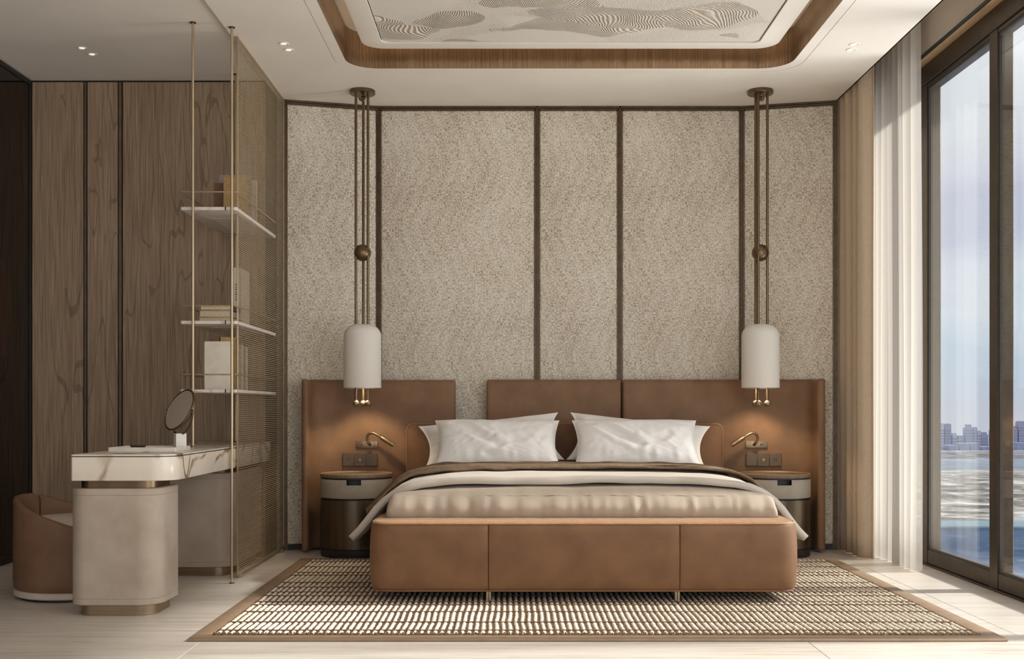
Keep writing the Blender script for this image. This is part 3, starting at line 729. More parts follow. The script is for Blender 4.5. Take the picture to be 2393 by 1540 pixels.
bent_panel('headboard_panel', 'short brown leather wall panel between the other two, above the bed', [(-.165, YP-.0), (-.150, YP)]+strt((-.12, YP), (.68, YP), 8)+[(.694, YP), (.7075, YP)], .05, .015, 1.100)
xr0, xr1 = .716, 1.930
rp = [(xr0, YP), (xr0+.014, YP)]+strt((xr0+.03, YP), (1.70, YP), 10)+arc(1.74, 6.955, .25, 90, 72, 6)+arc(1.855, 7.098, .065, 72, 12, 8)+[(1.922, 7.07), (1.925, 7.012), (1.926, 7.0)]
bent_panel('headboard_panel', 'brown leather wall panel behind the right nightstand, wing bent forward', rp, .05, .015, 1.100)

# ------------------------------------------------------------------ nightstands
def nightstand(cx, label):
    cy, r = 6.955, .225
    t = thing('nightstand', (cx, cy, 0), label, 'nightstand', 'round nightstands beside the bed')
    MB().lathe([(0, .0), (r-.006, .0), (r-.004, .004), (r-.004, .05), (r-.010, .055), (0, .055)], (cx, cy, 0), 64).build('plinth', M['black'], t)
    MB().lathe([(r-.02, .055), (r-.003, .055), (r-.003, .352), (r-.02, .352)], (cx, cy, 0), 64).build('body', M['tint_body'], t)
    MB().lathe([(0, .352), (r-.018, .352), (r-.018, .364), (0, .364)], (cx, cy, 0), 48).build('shadow_gap', M['black'], t)
    # drawer front with the notch cut into its upper edge
    b = bmesh.new(); seg = 96; rows = []
    zz = [.364, .368, .446, .474, .478]
    na = .16/2/r*.62
    for k in range(seg):
        a = 2*PI*k/seg; rows.append([b.verts.new((cx+(r-(.003 if z in (.364, .478) else 0))*math.cos(a), cy+(r-(.003 if z in (.364, .478) else 0))*math.sin(a), z)) for z in zz])
    for k in range(seg):
        a = 2*PI*(k+.5)/seg; d = a-(1.5*PI+.05)
        for j in range(len(zz)-1):
            if j >= 2 and abs(d) < .20: continue
            n_ = (k+1) % seg; b.faces.new((rows[k][j], rows[n_][j], rows[n_][j+1], rows[k][j+1]))
    mb = MB(); mb._join(b); d_ = mb.build('drawer', M['drawer_grey'], t)
    MB().lathe([(r-.03, .364), (r-.03, .476), (0, .476)], (cx, cy, 0), 48).build('drawer_recess', M['socket_dark'], t)
    MB().lathe([(0, .4785), (r-.008, .4785), (r-.008, .486), (0, .486)], (cx, cy, 0), 48).build('top_shadow', M['black'], t)
    MB().lathe([(0, .4865), (r-.003, .4865), (r+.001, .490), (r+.001, .503), (r-.002, .507), (r-.010, .507), (r-.013, .503), (0, .503)], (cx, cy, 0), 64).build('top', M['wood_top'], t)
    MB().tube([(cx+(r-.004)*math.cos(2*PI*k/64), cy+(r-.004)*math.sin(2*PI*k/64), .507) for k in range(64)], .003, 6, True).build('top_rim', M['piping'], t)
    return t
nightstand(-.972, 'round bronze nightstand at the left side of the bed')
nightstand(1.6355, 'round bronze nightstand at the right side of the bed, lit by the window')

# ------------------------------------------------------------------ pendants
def pendant(cx, rot, label):
    cy = 6.96
    t = thing('pendant_lamp', (cx, cy, ZC), label, 'pendant lamp', 'pendant lamps over the nightstands')
    MB().lathe([(0, ZC), (.079, ZC), (.080, ZC-.003), (.080, ZC-.020), (.077, ZC-.023), (0, ZC-.023)], (cx, cy, 0), 48).build('canopy', M['bronze'], t)
    rc = .0435; pos = [(cx+rc*math.cos(rot+2*PI*k/3), cy+rc*math.sin(rot+2*PI*k/3)) for k in range(3)]
    for x, y in pos:
        rod = MB().tube([(x, y, ZC-.02), (x, y, 1.43)], .0085, 12).build('rod', M['bronze'], t)
    MB().tube([(cx+.018*math.cos(a), cy-.012, ZC-.048+.018*math.sin(a)) for a in [2*PI*k/20 for k in range(20)]], .005, 8, True).build('ring', M['bronze'], t)
    MB().ball((cx, cy, ZC-.046), .012).build('hook', M['bronze'], t)
    mb = MB(); mb.ball((cx, cy, 1.886), .054, 32); mb.build('weight_ball', M['bronze'], t)
    prof = [(.010, 1.438)]+[(.117-.078+.078*math.sin(a), 1.362+.076*math.cos(a)) for a in [k*.5*PI/12 for k in range(13)]]
    prof += [(.117, 1.2), (.117, 1.040), (.1165, 1.037), (.113, 1.037), (.1125, 1.042)]
    prof += [(.1125, 1.2), (.1125, 1.362)]+[(.1125-.074+.074*math.sin(a), 1.362+.071*math.cos(a)) for a in [.5*PI-k*.5*PI/8 for k in range(1, 9)]]+[(.01, 1.433)]
    MB().lathe(prof, (cx, cy, 0), 56).build('lamp_shade', M['shade'], t)
    MB().lathe([(.1135, 1.0365), (.1172, 1.0365), (.1172, 1.040), (.1135, 1.040), (.1135, 1.0365)], (cx, cy, 0), 56).build('shade_rim', M['brass'], t)
    for x, y in pos:
        st = MB().tube([(x, y, 1.055), (x, y, .958)], .0075, 10).build('drop_stem', M['bronze'], t)
        MB().ball((x, y, .944), .0205, 20).build('drop_ball', M['base_metal'], st)
    d = bpy.data.lights.new('pendant_bulb', 'SPOT'); d.energy = 11; d.color = (1, .80, .54); d.shadow_soft_size = .03; d.spot_size = math.radians(108); d.spot_blend = .45
    o = bpy.data.objects.new('pendant_bulb', d); C.objects.link(o); o.parent = t; o.location = (0, 0, 1.075-ZC)
pendant(-.9356, math.radians(90), 'bronze pendant with white domed shade and three rods, left of the bed')
pendant(1.554, math.radians(0), 'bronze pendant with white domed shade, right of the bed near the curtain')

# ------------------------------------------------------------------ reading lamps and sockets on the headboard panels
YS = YP-.001
def px(x): return (x-1196.5)*YP/2600
def reading_lamp(x0, x1, xa, sgn, xdot, label):
    zc = .911-(1038.5-955)*YP/2600
    t = thing('reading_lamp', ((x0+x1)/2, YS, zc), label, 'wall lamp', 'bedside reading lamps')
    MB().box(x0, x1, YS-.009, YS+.002, zc-.0235, zc+.0235, .002, 2).build('back_plate', M['brass'], t)
    MB().lathe([(0, 0), (.0075, 0), (.0075, .004), (.006, .005), (0, .005)], seg=20, m=Matrix.Translation((xdot, YS-.009, zc)) @ Matrix.Rotation(PI/2, 4, 'X')).build('dimmer_button', M['socket'], t)
    yo = YS-.035
    pts = [(xa, YS-.005, zc-.002), (xa, YS-.022, zc-.001), (xa-sgn*.006, yo, zc+.006), (xa-sgn*.014, yo-.004, zc+.022), (xa-sgn*.017, yo-.008, zc+.045), (xa-sgn*.010, yo-.012, zc+.064), (xa+sgn*.008, yo-.016, zc+.074), (xa+sgn*.030, yo-.02, zc+.072), (xa+sgn*.055, yo-.024, zc+.060), (xa+sgn*.076, yo-.028, zc+.046)]
    # smooth
    sm = []
    for i in range(len(pts)-1):
        p0, p1, p2, p3 = (Vector(pts[max(i-1, 0)]), Vector(pts[i]), Vector(pts[i+1]), Vector(pts[min(i+2, len(pts)-1)]))
        for k in range(4):
            u = k/4; sm.append(.5*((2*p1)+(-p0+p2)*u+(2*p0-5*p1+4*p2-p3)*u*u+(-p0+3*p1-3*p2+p3)*u**3))
    sm.append(Vector(pts[-1]))
    MB().tube(sm, .0082, 12).build('gooseneck', M['brass'], t)
    a = Vector(pts[-1]); dr = (Vector(pts[-1])-Vector(pts[-2])).normalized(); dr = Vector((sgn*.86, -.12, -.5)).normalized()
    hd = MB().tube([a-dr*.002, a, a+dr*.004, a+dr*.092, a+dr*.097], [.009, .0130, .0145, .0145, .013], 16).build('lamp_head', M['brass'], t)
    MB().tube([a+dr*.0960, a+dr*.0980], .0095, 14).build('lens', M['white_gloss'], hd)
    return t
reading_lamp(px(832), px(883), px(866), 1, px(845), 'brass gooseneck reading lamp on the left headboard panel')
reading_lamp(px(1742), px(1793), px(1761), -1, px(1779), 'brass gooseneck reading lamp on the right headboard panel')
def sockets(x0, x1, order, label):
    zc = .911-(1074.5-955)*YP/2600
    t = thing('socket_plate', ((x0+x1)/2, YS, zc), label, 'socket', 'socket plates by the nightstands')
    MB().box(x0, x1, YS-.008, YS+.002, zc-.043, zc+.043, .002, 2).build('surround', M['socket'], t)
    w_ = (x1-x0)/3
    for k, kind in enumerate(order):
        cx = x0+w_*(k+.5)
        g = MB().box(cx-w_/2+.0015, cx+w_/2-.0015, YS-.0115, YS-.007, zc-.041, zc+.041, .0015, 1).build('socket_module', M['socket'], t)
        if kind == 'round':
            MB().lathe([(0, 0), (.019, 0), (.021, .0012), (.021, .0022), (.017, .0022), (.016, .0012), (0, .0012)], seg=28, m=Matrix.Translation((cx, YS-.0113, zc)) @ Matrix.Rotation(PI/2, 4, 'X')).build('round_insert', M['socket'], g)
            mb = MB()
            for dx, dz in ((-.007, .001), (.007, .001), (0, .009), (0, -.009), (0, 0)): mb.box(cx+dx-.002, cx+dx+.002, YS-.0150, YS-.0125, zc+dz-.003, zc+dz+.003)
            mb.build('contact', M['champagne'], g)
        elif kind == 'slots':
            for dx in (-.007, .007): MB().box(cx+dx-.002, cx+dx+.002, YS-.0122, YS-.010, zc-.008, zc+.010).build('slot', M['socket_dark'], g)
        elif kind == 'pins':
            for dx in (-.008, .008): MB().box(cx+dx-.004, cx+dx+.004, YS-.0122, YS-.010, zc+.003, zc+.008).build('slot', M['socket_dark'], g)
        else:
            MB().box(cx-w_/2+.006, cx+w_/2-.006, YS-.0135, YS-.0105, zc-.036, zc+.036, .001, 1).build('rocker', M['socket'], g)
sockets(px(801), px(883), ('pins', 'round', 'blank'), 'dark three gang socket plate above the left nightstand')
sockets(px(1742), px(1825), ('blank', 'round', 'slots'), 'dark three gang socket plate above the right nightstand')

# ------------------------------------------------------------------ dressing table with two pedestals
DX0, DX1, DY0, DY1, DZ = -1.925, -1.476, 4.85, 6.80, .711
desk = thing('dressing_table', (-1.70, 5.8, 0), 'long marble topped dressing table on two suede covered pedestals', 'dressing table')
plan = rr(DX0, DX1, DY0, DY1, (.012, .105, .012, .012), 14)
mb = MB(); mb.prism(plan, .596, .700, .003, 2); mb.build('apron', M['marble'], desk)
plan_i = rr(DX0+.004, DX1-.004, DY0+.004, DY1, (.010, .101, .01, .01), 14)
MB().prism(plan_i, .700, .7035).build('shadow_line', M['black'], desk)
MB().prism(plan, .7035, DZ, .002, 2).build('table_top', M['marble'], desk)
def pedestal(x0, x1, y0, y1):
    r = (.075, .10, .08, .075)
    sh = lambda d: rr(x0+d, x1-d, y0+d, y1-d, tuple(v-d*.5 for v in r), 12)
    t = MB(); ls = []
    for z, d in ((.049, .006), (.052, .001), (.060, 0), (.0755, 0), (.077, .0018), (.0785, 0), (.530, 0), (.5315, .0018), (.533, 0), (.556, 0), (.560, .003), (.561, .006)): ls.append(z3(sh(d), z))
    t.loops(ls, True, True, True); p = t.build('pedestal', M['suede'], desk, ang=30)
    MB().prism(sh(.032), 0, .052, .002, 1).build('pedestal_base', M['base_metal'], p)
    MB().prism(sh(.032), .558, .598).build('pedestal_neck', M['bronze'], p)
pedestal(-1.945, -1.543, 4.865, 5.21); pedestal(-1.945, -1.512, 6.035, 6.79)

# tray, dish and mirror on the table
TZ = DZ
t = thing('tray', (-1.72, 5.28, TZ), 'white rectangular tray lying on the marble dressing table', 'tray')
tp = rr(-1.876, -1.560, 5.165, 5.40, .006, 4); ti = rr(-1.870, -1.566, 5.171, 5.394, .004, 4)
mb = MB(); mb.loops([z3(tp, TZ+.0005), z3(tp, TZ+.020), z3(ti, TZ+.020), z3(ti, TZ+.0125)], True, True, True); mb.build('tray_body', M['white_gloss'], t, ang=30)
MB().prism(rr(-1.869, -1.567, 5.172, 5.393, .004, 4), TZ+.0126, TZ+.0135).build('tray_lining', M['cream_pad'], t)
t = thing('dish', (-1.775, 5.28, TZ+.0135), 'small dark oval dish lying on the white tray', 'dish')
MB().lathe([(0, .0002), (.026, .0002), (.036, .006), (.038, .012), (.036, .012), (.033, .008), (.022, .004), (0, .0035)], (-1.775, 5.28, TZ+.0135), 40, sy=.6).build('bowl', pm('dark_glaze', (52, 44, 44), (44, 38, 38), 20, .2), t)
MB().tube([(-1.775+.037*math.cos(2*PI*k/40), 5.28+.0222*math.sin(2*PI*k/40), TZ+.0258) for k in range(40)], .0012, 6, True).build('dish_rim', M['bronze'], t)
mcx, mcy = -1.592, 5.335; mz = .905
t = thing('table_mirror', (mcx, mcy, TZ+.0135), 'round tilting vanity mirror on a white stone cube on the tray', 'mirror')
ry = Matrix.Translation((mcx, mcy, 0)) @ Matrix.Rotation(math.radians(30), 4, 'Z')
MB().box(-.025, .025, -.025, .025, TZ+.0137, TZ+.082, .0015, 1, m=ry).build('base', M['white_gloss'], t)
n_ = Vector((-.62, -.66, .42)).normalized(); ax = Vector((-n_.y, n_.x, 0)).normalized(); upv = n_.cross(ax).normalized()
if upv.z < 0: upv = -upv
mo = Vector((mcx, mcy, mz)); rad = .105
fm = Matrix.Translation(mo) @ Matrix((ax, upv, n_)).transposed().to_4x4()
ring = MB().lathe([(rad-.002, -.010), (rad+.003, -.010), (rad+.004, -.006), (rad+.004, .004), (rad+.002, .006), (rad-.003, .006), (rad-.004, .003)], seg=56, m=fm)
ring.lathe([(0, -.012), (rad-.01, -.011), (rad+.001, -.009)], seg=56, m=fm)
fr = ring.build('mirror_frame', M['bronze'], t)
MB().lathe([(0, .0035), (rad-.002, .0035)], seg=56, m=fm).build('mirror_glass', M['mirror'], fr)
br = rad+.012
MB().tube([mo+ax*br*math.cos(a)+Vector((0, 0, br*math.sin(a))) for a in [PI+PI*k/24 for k in range(25)]], .0042, 8).build('yoke', M['bronze'], t)
for s_ in (-1, 1): MB().tube([mo+ax*s_*(rad), mo+ax*s_*(br+.006)], .004, 10).build('pivot_pin', M['bronze'], t)
MB().tube([(mcx, mcy, TZ+.080), (mcx, mcy, mz-br+.002)], .004, 8).build('stem', M['bronze'], t)

# ------------------------------------------------------------------ tub chair
ccx, ccy, cr = -2.145, 5.475, .285
ch = thing('tub_chair', (ccx, ccy, 0), 'low round tub chair in tan leather tucked behind the dressing table', 'chair')
def rim_h(a):   # a measured from the back (-x); the arms fall towards the front
    d = abs(a); return .49-.165*(max(0, (d-.35))/1.85)**1.15 if d < 2.25 else .30
def shell(a0, a1, name):
    n = 44; ls = []
    for k in range(n+1):
        a = a0+(a1-a0)*k/n; th = PI+a; H = rim_h(a); e = min(k, n-k)*abs(a1-a0)/n; ins = 0 if e > .05 else .012*(1-e/.05)**2
        L = []
        for rr_, z in ((cr-.040, .09), (cr-.012, .045), (cr-.004, .052), (cr, .09), (cr, H-.02), (cr-.006, H-.006-ins*.4), (cr-.018, H-ins), (cr-.032, H-.006-ins*.4), (cr-.040, H-.022), (cr-.042, .28)):
            L.append((ccx+rr_*math.cos(th), ccy+rr_*math.sin(th), z))
        ls.append(L)
    MB().loops(ls, True, True, True).build(name, M['seat_leather'], ch, ang=50)
shell(-.42, 2.3, 'side_shell'); shell(-2.3, -.46, 'side_shell')
MB().lathe([(0, .012), (cr-.012, .012), (cr-.004, .018), (cr-.004, .036), (cr-.012, .045), (0, .045)], (ccx, ccy, 0), 56).build('base_ring', M['cream_pad'], ch)
MB().lathe([(0, 0), (cr-.03, 0), (cr-.03, .012), (0, .012)], (ccx, ccy, 0), 40).build('glide', M['black'], ch)
MB().lathe([(0, .046), (cr-.045, .046), (cr-.045, .27), (0, .27)], (ccx, ccy, 0), 48).build('seat_box', M['seat_leather'], ch)
MB().lathe([(0, .271), (cr-.075, .271), (cr-.052, .285), (cr-.046, .32), (cr-.055, .36), (cr-.09, .382), (0, .392)], (ccx, ccy, 0), 56).build('seat_cushion', M['cream_pad'], ch)

# ------------------------------------------------------------------ hanging shelf unit and mesh screen
sh = thing('shelf_unit', (-1.59, 6.3, ZL), 'three marble shelves with brass rails hung from slim brass rods', 'shelves')
for x, y, z0, z1 in ((-1.6635, 5.80, DZ+.001, ZL), (-1.4605, 5.80, 0.0, ZC), (-1.6635, 6.70, DZ+.001, ZL)):
    rod = MB().tube([(x, y, z0), (x, y, z1)], .007, 12).build('rod', M['champagne'], sh)
    MB().lathe([(.007, 0), (.017, 0), (.017, -.004), (.007, -.006)], (x, y, z1), 20).build('ceiling_rose', M['bronze'], rod)
    MB().lathe([(.007, .005), (.013, .004), (.013, 0), (.007, 0)], (x, y, z0+.0005), 16).build('foot', M['bronze'], rod)
SX0, SX1, SY0, SY1 = -1.737, -1.440, 5.822, 6.79
SZ = [1.968, 1.372, 1.012]
for z in SZ:
    MB().prism(rr(SX0, SX1, SY0, SY1, .012, 6), z-.018, z, .004, 3).build('shelf', M['shelf_stone'], sh)
    p = [(x, y, z+.078) for x, y in rr(SX0+.002, SX1-.002, SY0+.002, SY1-.002, .006, 3)]
    MB().tube(p, .0038, 8, True).build('guard_rail', M['champagne'], sh)
    MB().box(SX0+.235, SX0+.241, SY0-.002, SY0+.004, z-.019, z+.0005).build('joint_line', M['black'], sh)
    mb = MB(); mb.box(SX0+.10, SX1-.04, SY0+.25, SY1-.15, z-.0195, z-.0178); mb.build('light_strip', M['bulb'] if False else M['shelf_stone'], sh)  # thin strip of the shelf stone on the underside, does not glow
    for x, y in ((SX0+.012, SY0+.002), (SX1-.012, SY1-.004), (SX0+.012, SY1-.004)):
        pass
XS = -1.466
sc_ = thing('mesh_screen', (XS, 6.5, 0), 'tall bronze wire mesh divider standing between dressing table and bed', 'screen')
def scr(x, y0, y1, z0, z1):
    mb = MB(); mb.grid(lambda u, v: (x, y0+(y1-y0)*u, z0+(z1-z0)*v), 2, 2); return mb
o = scr(XS, 5.945, 7.14, .03, ZC-.012).build('mesh', M['screen'], sc_, smooth=False)
for y0, y1, z0, z1 in ((5.940, 5.950, .02, ZC), (7.135, 7.15, .02, ZC), (5.95, 7.135, .02, .032), (5.95, 7.135, ZC-.012, ZC)):
    MB().box(XS-.004, XS+.004, y0, y1, z0, z1, .001, 1).build('screen_frame', M['champagne'], sc_)
for y in (5.99, 7.08): MB().box(XS-.008, XS+.008, y, y+.03, 0, .02, .001, 1).build('foot', M['champagne'], sc_)

# books and boxes on the shelves
def book(x0, x1, y0, y1, z0, z1, cover, label, lying=False, spine='front', group=None, lean=0, extra=None):
    """standing: spine faces the room (front, -y) or the bed (+x); lying: flat"""
    t = thing('book', ((x0+x1)/2, (y0+y1)/2, z0), label, 'book', group)
    c = .0035; m = M[cover]
    mx = Matrix.Identity(4)
    if lean: mx = Matrix.Translation((x1, 0, z0)) @ Matrix.Rotation(lean, 4, 'Y') @ Matrix.Translation((-x1, 0, -z0))
    if lying:
        MB().box(x0, x1, y0, y1, z0+.0003, z0+c, .001, 1).build('cover', m, t); MB().box(x0, x1, y0, y1, z1-c, z1, .001, 1).build('cover', m, t)
        MB().box(x0+.003, x1-.004, y0+.004, y1-.004, z0+c, z1-c).build('pages', M['paper'], t); MB().box(x1-.004, x1, y0, y1, z0+.0003, z1, .001, 1).build('spine', m, t)
        return t
    if spine == 'front':    # thickness along x
        MB().box(x0, x0+c, y0, y1, z0+.0003, z1, .001, 1, m=mx).build('cover', m, t); MB().box(x1-c, x1, y0, y1, z0+.0003, z1, .001, 1, m=mx).build('cover', m, t)
        MB().box(x0, x1, y0, y0+c, z0+.0003, z1, .001, 1, m=mx).build('spine', m, t)
        MB().box(x0+c, x1-c, y0+c, y1-.004, z0+.003, z1-.003, m=mx).build('pages', M['paper'], t)
    else:                    # thickness along y, spine to the bed
        MB().box(x0, x1, y0, y0+c, z0+.0003, z1, .001, 1, m=mx).build('cover', m, t); MB().box(x0, x1, y1-c, y1, z0+.0003, z1, .001, 1, m=mx).build('cover', m, t)
        MB().box(x1-c, x1, y0, y1, z0+.0003, z1, .001, 1, m=mx).build('spine', m, t)
        MB().box(x0+.004, x1-c, y0+c, y1-c, z0+.003, z1-.003, m=mx).build('pages', M['paper'], t)
    return t
z = SZ[0]
book(-1.634, -1.490, 6.30, 6.335, z, z+.258, 'book_tan', 'upright tan book in front on the top shelf', spine='side', group='books on the top shelf')
book(-1.700, -1.56, 6.345, 6.375, z, z+.230, 'book_brown', 'short brown book behind the tan one on the top shelf', spine='side', group='books on the top shelf')
book(-1.681, -1.500, 6.385, 6.415, z, z+.285, 'book_grey', 'tall pale grey book standing behind the tan one on the top shelf', spine='side', group='books on the top shelf')
book(-1.655, -1.480, 6.425, 6.47, z, z+.262, 'book_white', 'ivory book nearest the wall on the top shelf, seen through the mesh', spine='side', group='books on the top shelf')
z = SZ[1]
book(-1.67, -1.497, 5.93, 6.15, z, z+.027, 'book_tan', 'tan book lying at the bottom of the stack on the middle shelf', lying=True, group='books on the middle shelf')
book(-1.668, -1.50, 5.935, 6.145, z+.0272, z+.063, 'book_grey', 'grey book in the middle of the stack on the middle shelf', lying=True, group='books on the middle shelf')
book(-1.665, -1.497, 5.94, 6.14, z+.0632, z+.091, 'book_brown', 'thin brown book on top of the stack on the middle shelf', lying=True, group='books on the middle shelf')
t = book(-1.545, -1.503, 6.16, 6.37, z, z+.32, 'book_white', 'tall ivory book standing upright behind the stack on the middle shelf', spine='front', group='books on the middle shelf')
mb = MB()
for k, hh in enumerate((.006, .004, .008, .005, .007, .004, .006)): mb.box(-1.531, -1.517, 6.1592, 6.1602, z+.14+k*.014, z+.14+k*.014+hh)
mb.build('spine_print', M['ink'], t)
z = SZ[2]
book(-1.640, -1.492, 5.93, 5.965, z, z+.258, 'book_white', 'large ivory book leaning in front on the lowest shelf', spine='side', group='books on the lowest shelf')
book(-1.622, -1.57, 5.975, 6.005, z, z+.283, 'book_brown', 'brown book showing its top edge behind the ivory one on the lowest shelf', spine='side', group='books on the lowest shelf')
book(-1.566, -1.478, 5.975, 6.02, z, z+.283, 'book_tan', 'tan book third from the front on the lowest shelf', spine='side', group='books on the lowest shelf')
book(-1.64, -1.478, 6.075, 6.125, z, z+.250, 'book_white', 'thick ivory book fourth from the front on the lowest shelf', spine='side', group='books on the lowest shelf')
book(-1.64, -1.478, 6.135, 6.165, z, z+.242, 'book_grey', 'grey book fifth from the front on the lowest shelf', spine='side', group='books on the lowest shelf')
book(-1.64, -1.478, 6.175, 6.225, z, z+.240, 'book_white', 'ivory book rearmost on the lowest shelf, seen through the mesh', spine='side', group='books on the lowest shelf')

# ------------------------------------------------------------------ rug
RX0, RX1, RY0, RY1 = -1.270, 1.940, 4.346, 6.69
rug = thing('rug', ((RX0+RX1)/2, (RY0+RY1)/2, 0), 'large cream and brown grid patterned wool rug with leather border under the bed', 'rug')
MB().box(RX0+.05, RX1-.05, RY0+.05, RY1-.05, .0005, .0105).build('backing', M['rug_base'], rug)
for a in ((RX0, RX1, RY0, RY0+.075), (RX0, RX1, RY1-.06, RY1), (RX0, RX0+.075, RY0+.075, RY1-.06), (RX1-.075, RX1, RY0+.075, RY1-.06)):
    MB().box(a[0], a[1], a[2], a[3], .0005, .0125, .004, 2).build('binding', M['rug_edge'], rug)
MB().tube([(RX0+.01, RY0+.009, .0125), (RX1-.01, RY0+.009, .0125)], .0016, 6).build('stitching', M['rug_base'], rug)
rows = [4.425, 4.507, 4.68, 4.919, 5.09, 5.171, 5.338, 5.445, 5.59, 5.741, 5.996, 6.097, 6.316, 6.516, 6.625]
b = bmesh.new(); pitch = .0272; PX0, PX1 = RX0+.078, RX1-.078; ncol = int((PX1-PX0)/pitch)
for i in range(ncol):
    xc = PX0+pitch*(i+.5)
    for j, (y0, y1) in enumerate(zip(rows, rows[1:])):
        n = max(3, int((y1-y0)/.016)); prev = None; g0 = .0035+.002*R.random()
        for k in range(n+1):
            f = k/n; y = y0+.004+(y1-y0-.008)*f; wob = .006*nz3(xc*3, y*5, 2)+.0010*R.uniform(-1, 1)
            hh = .015+.0014*R.uniform(-1, 1)-(.004 if k in (0, n) else 0); hw_ = pitch/2-g0+.0010*R.uniform(-1, 1)
            ring = [b.verts.new((xc+wob+dx*hw_, y, z_)) for dx, z_ in ((-1, .006), (-.92, hh*.72), (-.4, hh+.0012), (.4, hh+.001), (.92, hh*.74), (1, .006))]
            if prev:
                for a in range(5): b.faces.new((prev[a], prev[a+1], ring[a+1], ring[a]))
            else: b.faces.new(ring[::-1])
            prev = ring
        b.faces.new(prev)
bmesh.ops.recalc_face_normals(b, faces=b.faces[:])
mb = MB(); mb._join(b); o = mb.build('pile', M['pile'], rug, ang=80); o['kind'] = 'stuff'
mb = MB()
for y in rows[1:-1]:
    mb.tube([(PX0+(PX1-PX0)*k/60, y+.006*nz3((PX0+(PX1-PX0)*k/60)*3, y*5, 2)*.5, .0125) for k in range(61)], .0042, 6)
mb.build('cross_cord', M['rug_base'], rug)['kind'] = 'stuff'
b = bmesh.new()                                                     # brown tufts edging the front of the pile
for i in range(620):
    x = PX0+(PX1-PX0)*(i+R.random())/620; y = RY0+.076+.008*R.random(); w_ = .003+.002*R.random(); hh = .012+.008*R.random(); dx = .006*R.uniform(-1, 1)
    v = [b.verts.new(p) for p in ((x-w_, y, .0125), (x+w_, y, .0125), (x+w_*.6+dx, y-.004, hh+.004), (x-w_*.6+dx, y-.004, hh+.004), (x-w_, y+.008, .0125), (x+w_, y+.008, .0125))]
    b.faces.new((v[0], v[1], v[2], v[3])); b.faces.new((v[5], v[4], v[3], v[2])); b.faces.new((v[0], v[3], v[4])); b.faces.new((v[1], v[5], v[2]))
mb = MB(); mb._join(b); o = mb.build('fringe', pm('fringe_wool', (186, 160, 128), (110, 82, 56), 300, .95), rug, smooth=False); o['kind'] = 'stuff'

# ------------------------------------------------------------------ curtains
def curtain(name, label, x0, ya, yb, ztop, amp, n, mat_, ph, spread=0.0, drift=0):
    def f(u, v):
        y = ya+(yb-ya)*u; z = .004+(ztop-.004)*v
        a = amp*(.75+.35*nz3(u*9, .5*v, ph)); s = math.sin(2*PI*n*u+ph+.9*nz3(u*4, v*.6, 3+ph))
        s = math.copysign(abs(s)**.8, s)
        x = x0+a*s+.010*nz3(u*5, v*1.2, 9+ph)+spread*(1-v)**6*nz3(u*8, 2, 1)+drift*(1-v)*(1-u)
        return (x, y+.008*math.cos(2*PI*n*u+ph)+drift*.6*(1-v)*(1-u), z)
    mb = MB(); mb.grid(f, n*16+1, 26); o = mb.build(name, mat_, loc=None, ang=80)
    tag(o, label, 'curtain'); return o
o = curtain('linen_curtain', 'heavy taupe linen curtain gathered in the corner beside the fabric wall', 2.148, 6.70, 7.19, 3.11, .052, 4, M['linen'], .6); solid(o, .004)
o = curtain('sheer_curtain', 'white sheer curtain hanging between the linen curtain and the glass door', 2.262, 6.20, 7.08, 3.11, .034, 9, M['sheer'], 2.1, .02)

# ------------------------------------------------------------------ wardrobe and coat
XWD = -2.942
wd = thing('wardrobe', (-3.3, 5.4, 0), 'tall wardrobe with smoked glass doors at the far left', 'wardrobe')
MB().box(-3.66, -3.64, 3.9, YW-.002, .06, ZL-.006).build('back_board', M['wardrobe_in'], wd)
MB().box(-3.64, XWD-.03, YW-.03, YW-.002, .06, ZL-.006).build('end_board', M['wardrobe_in'], wd)
MB().box(-3.64, XWD-.03, 3.9, 3.93, .06, ZL-.006).build('end_board', M['wardrobe_in'], wd)
MB().box(-3.66, XWD-.02, 3.9, YW-.002, 0, .06).build('plinth', M['black'], wd)
MB().box(-3.66, XWD-.02, 3.9, YW-.002, ZL-.03, ZL-.004).build('top_board', M['wardrobe_in'], wd)
MB().box(-3.64, XWD-.04, 3.93, YW-.03, 2.10, 2.12).build('shelf', M['wardrobe_in'], wd)
MB().box(-3.64, XWD-.04, 3.93, YW-.03, .55, .57).build('shelf', M['wardrobe_in'], wd)
MB().tube([(-3.28, 3.95, 2.02), (-3.28, YW-.03, 2.02)], .012, 12).build('hanging_rail', M['bronze'], wd)
ds = [3.9, 4.87, 5.84, YW-.004]
for y0, y1 in zip(ds, ds[1:]):
    d = MB().box(XWD-.012, XWD-.006, y0+.02, y1-.02, .05, ZL-.03).build('door', M['dark_glass'], wd, smooth=False)
    mb = MB()
    for p in ((y0+.002, y0+.024, .03, ZL-.008), (y1-.024, y1-.002, .03, ZL-.008), (y0+.024, y1-.024, .03, .055), (y0+.024, y1-.024, ZL-.035, ZL-.008)): mb.box(XWD-.018, XWD, p[0], p[1], p[2], p[3])
    mb.build('door_frame', M['black'], d, smooth=False)
ct = thing('coat', (-3.30, 6.62, 2.02), 'taupe coat hanging behind the smoked glass of the wardrobe', 'coat')
def sleeve(sg):
    pts = [(-3.30+sg*.17, 6.62, 1.83), (-3.30+sg*.225, 6.62, 1.76), (-3.30+sg*.262, 6.61, 1.62), (-3.30+sg*.280, 6.60, 1.42), (-3.30+sg*.285, 6.585, 1.22)]
    return MB().tube(pts, [.05, .062, .058, .052, .044], 16)
ls = []
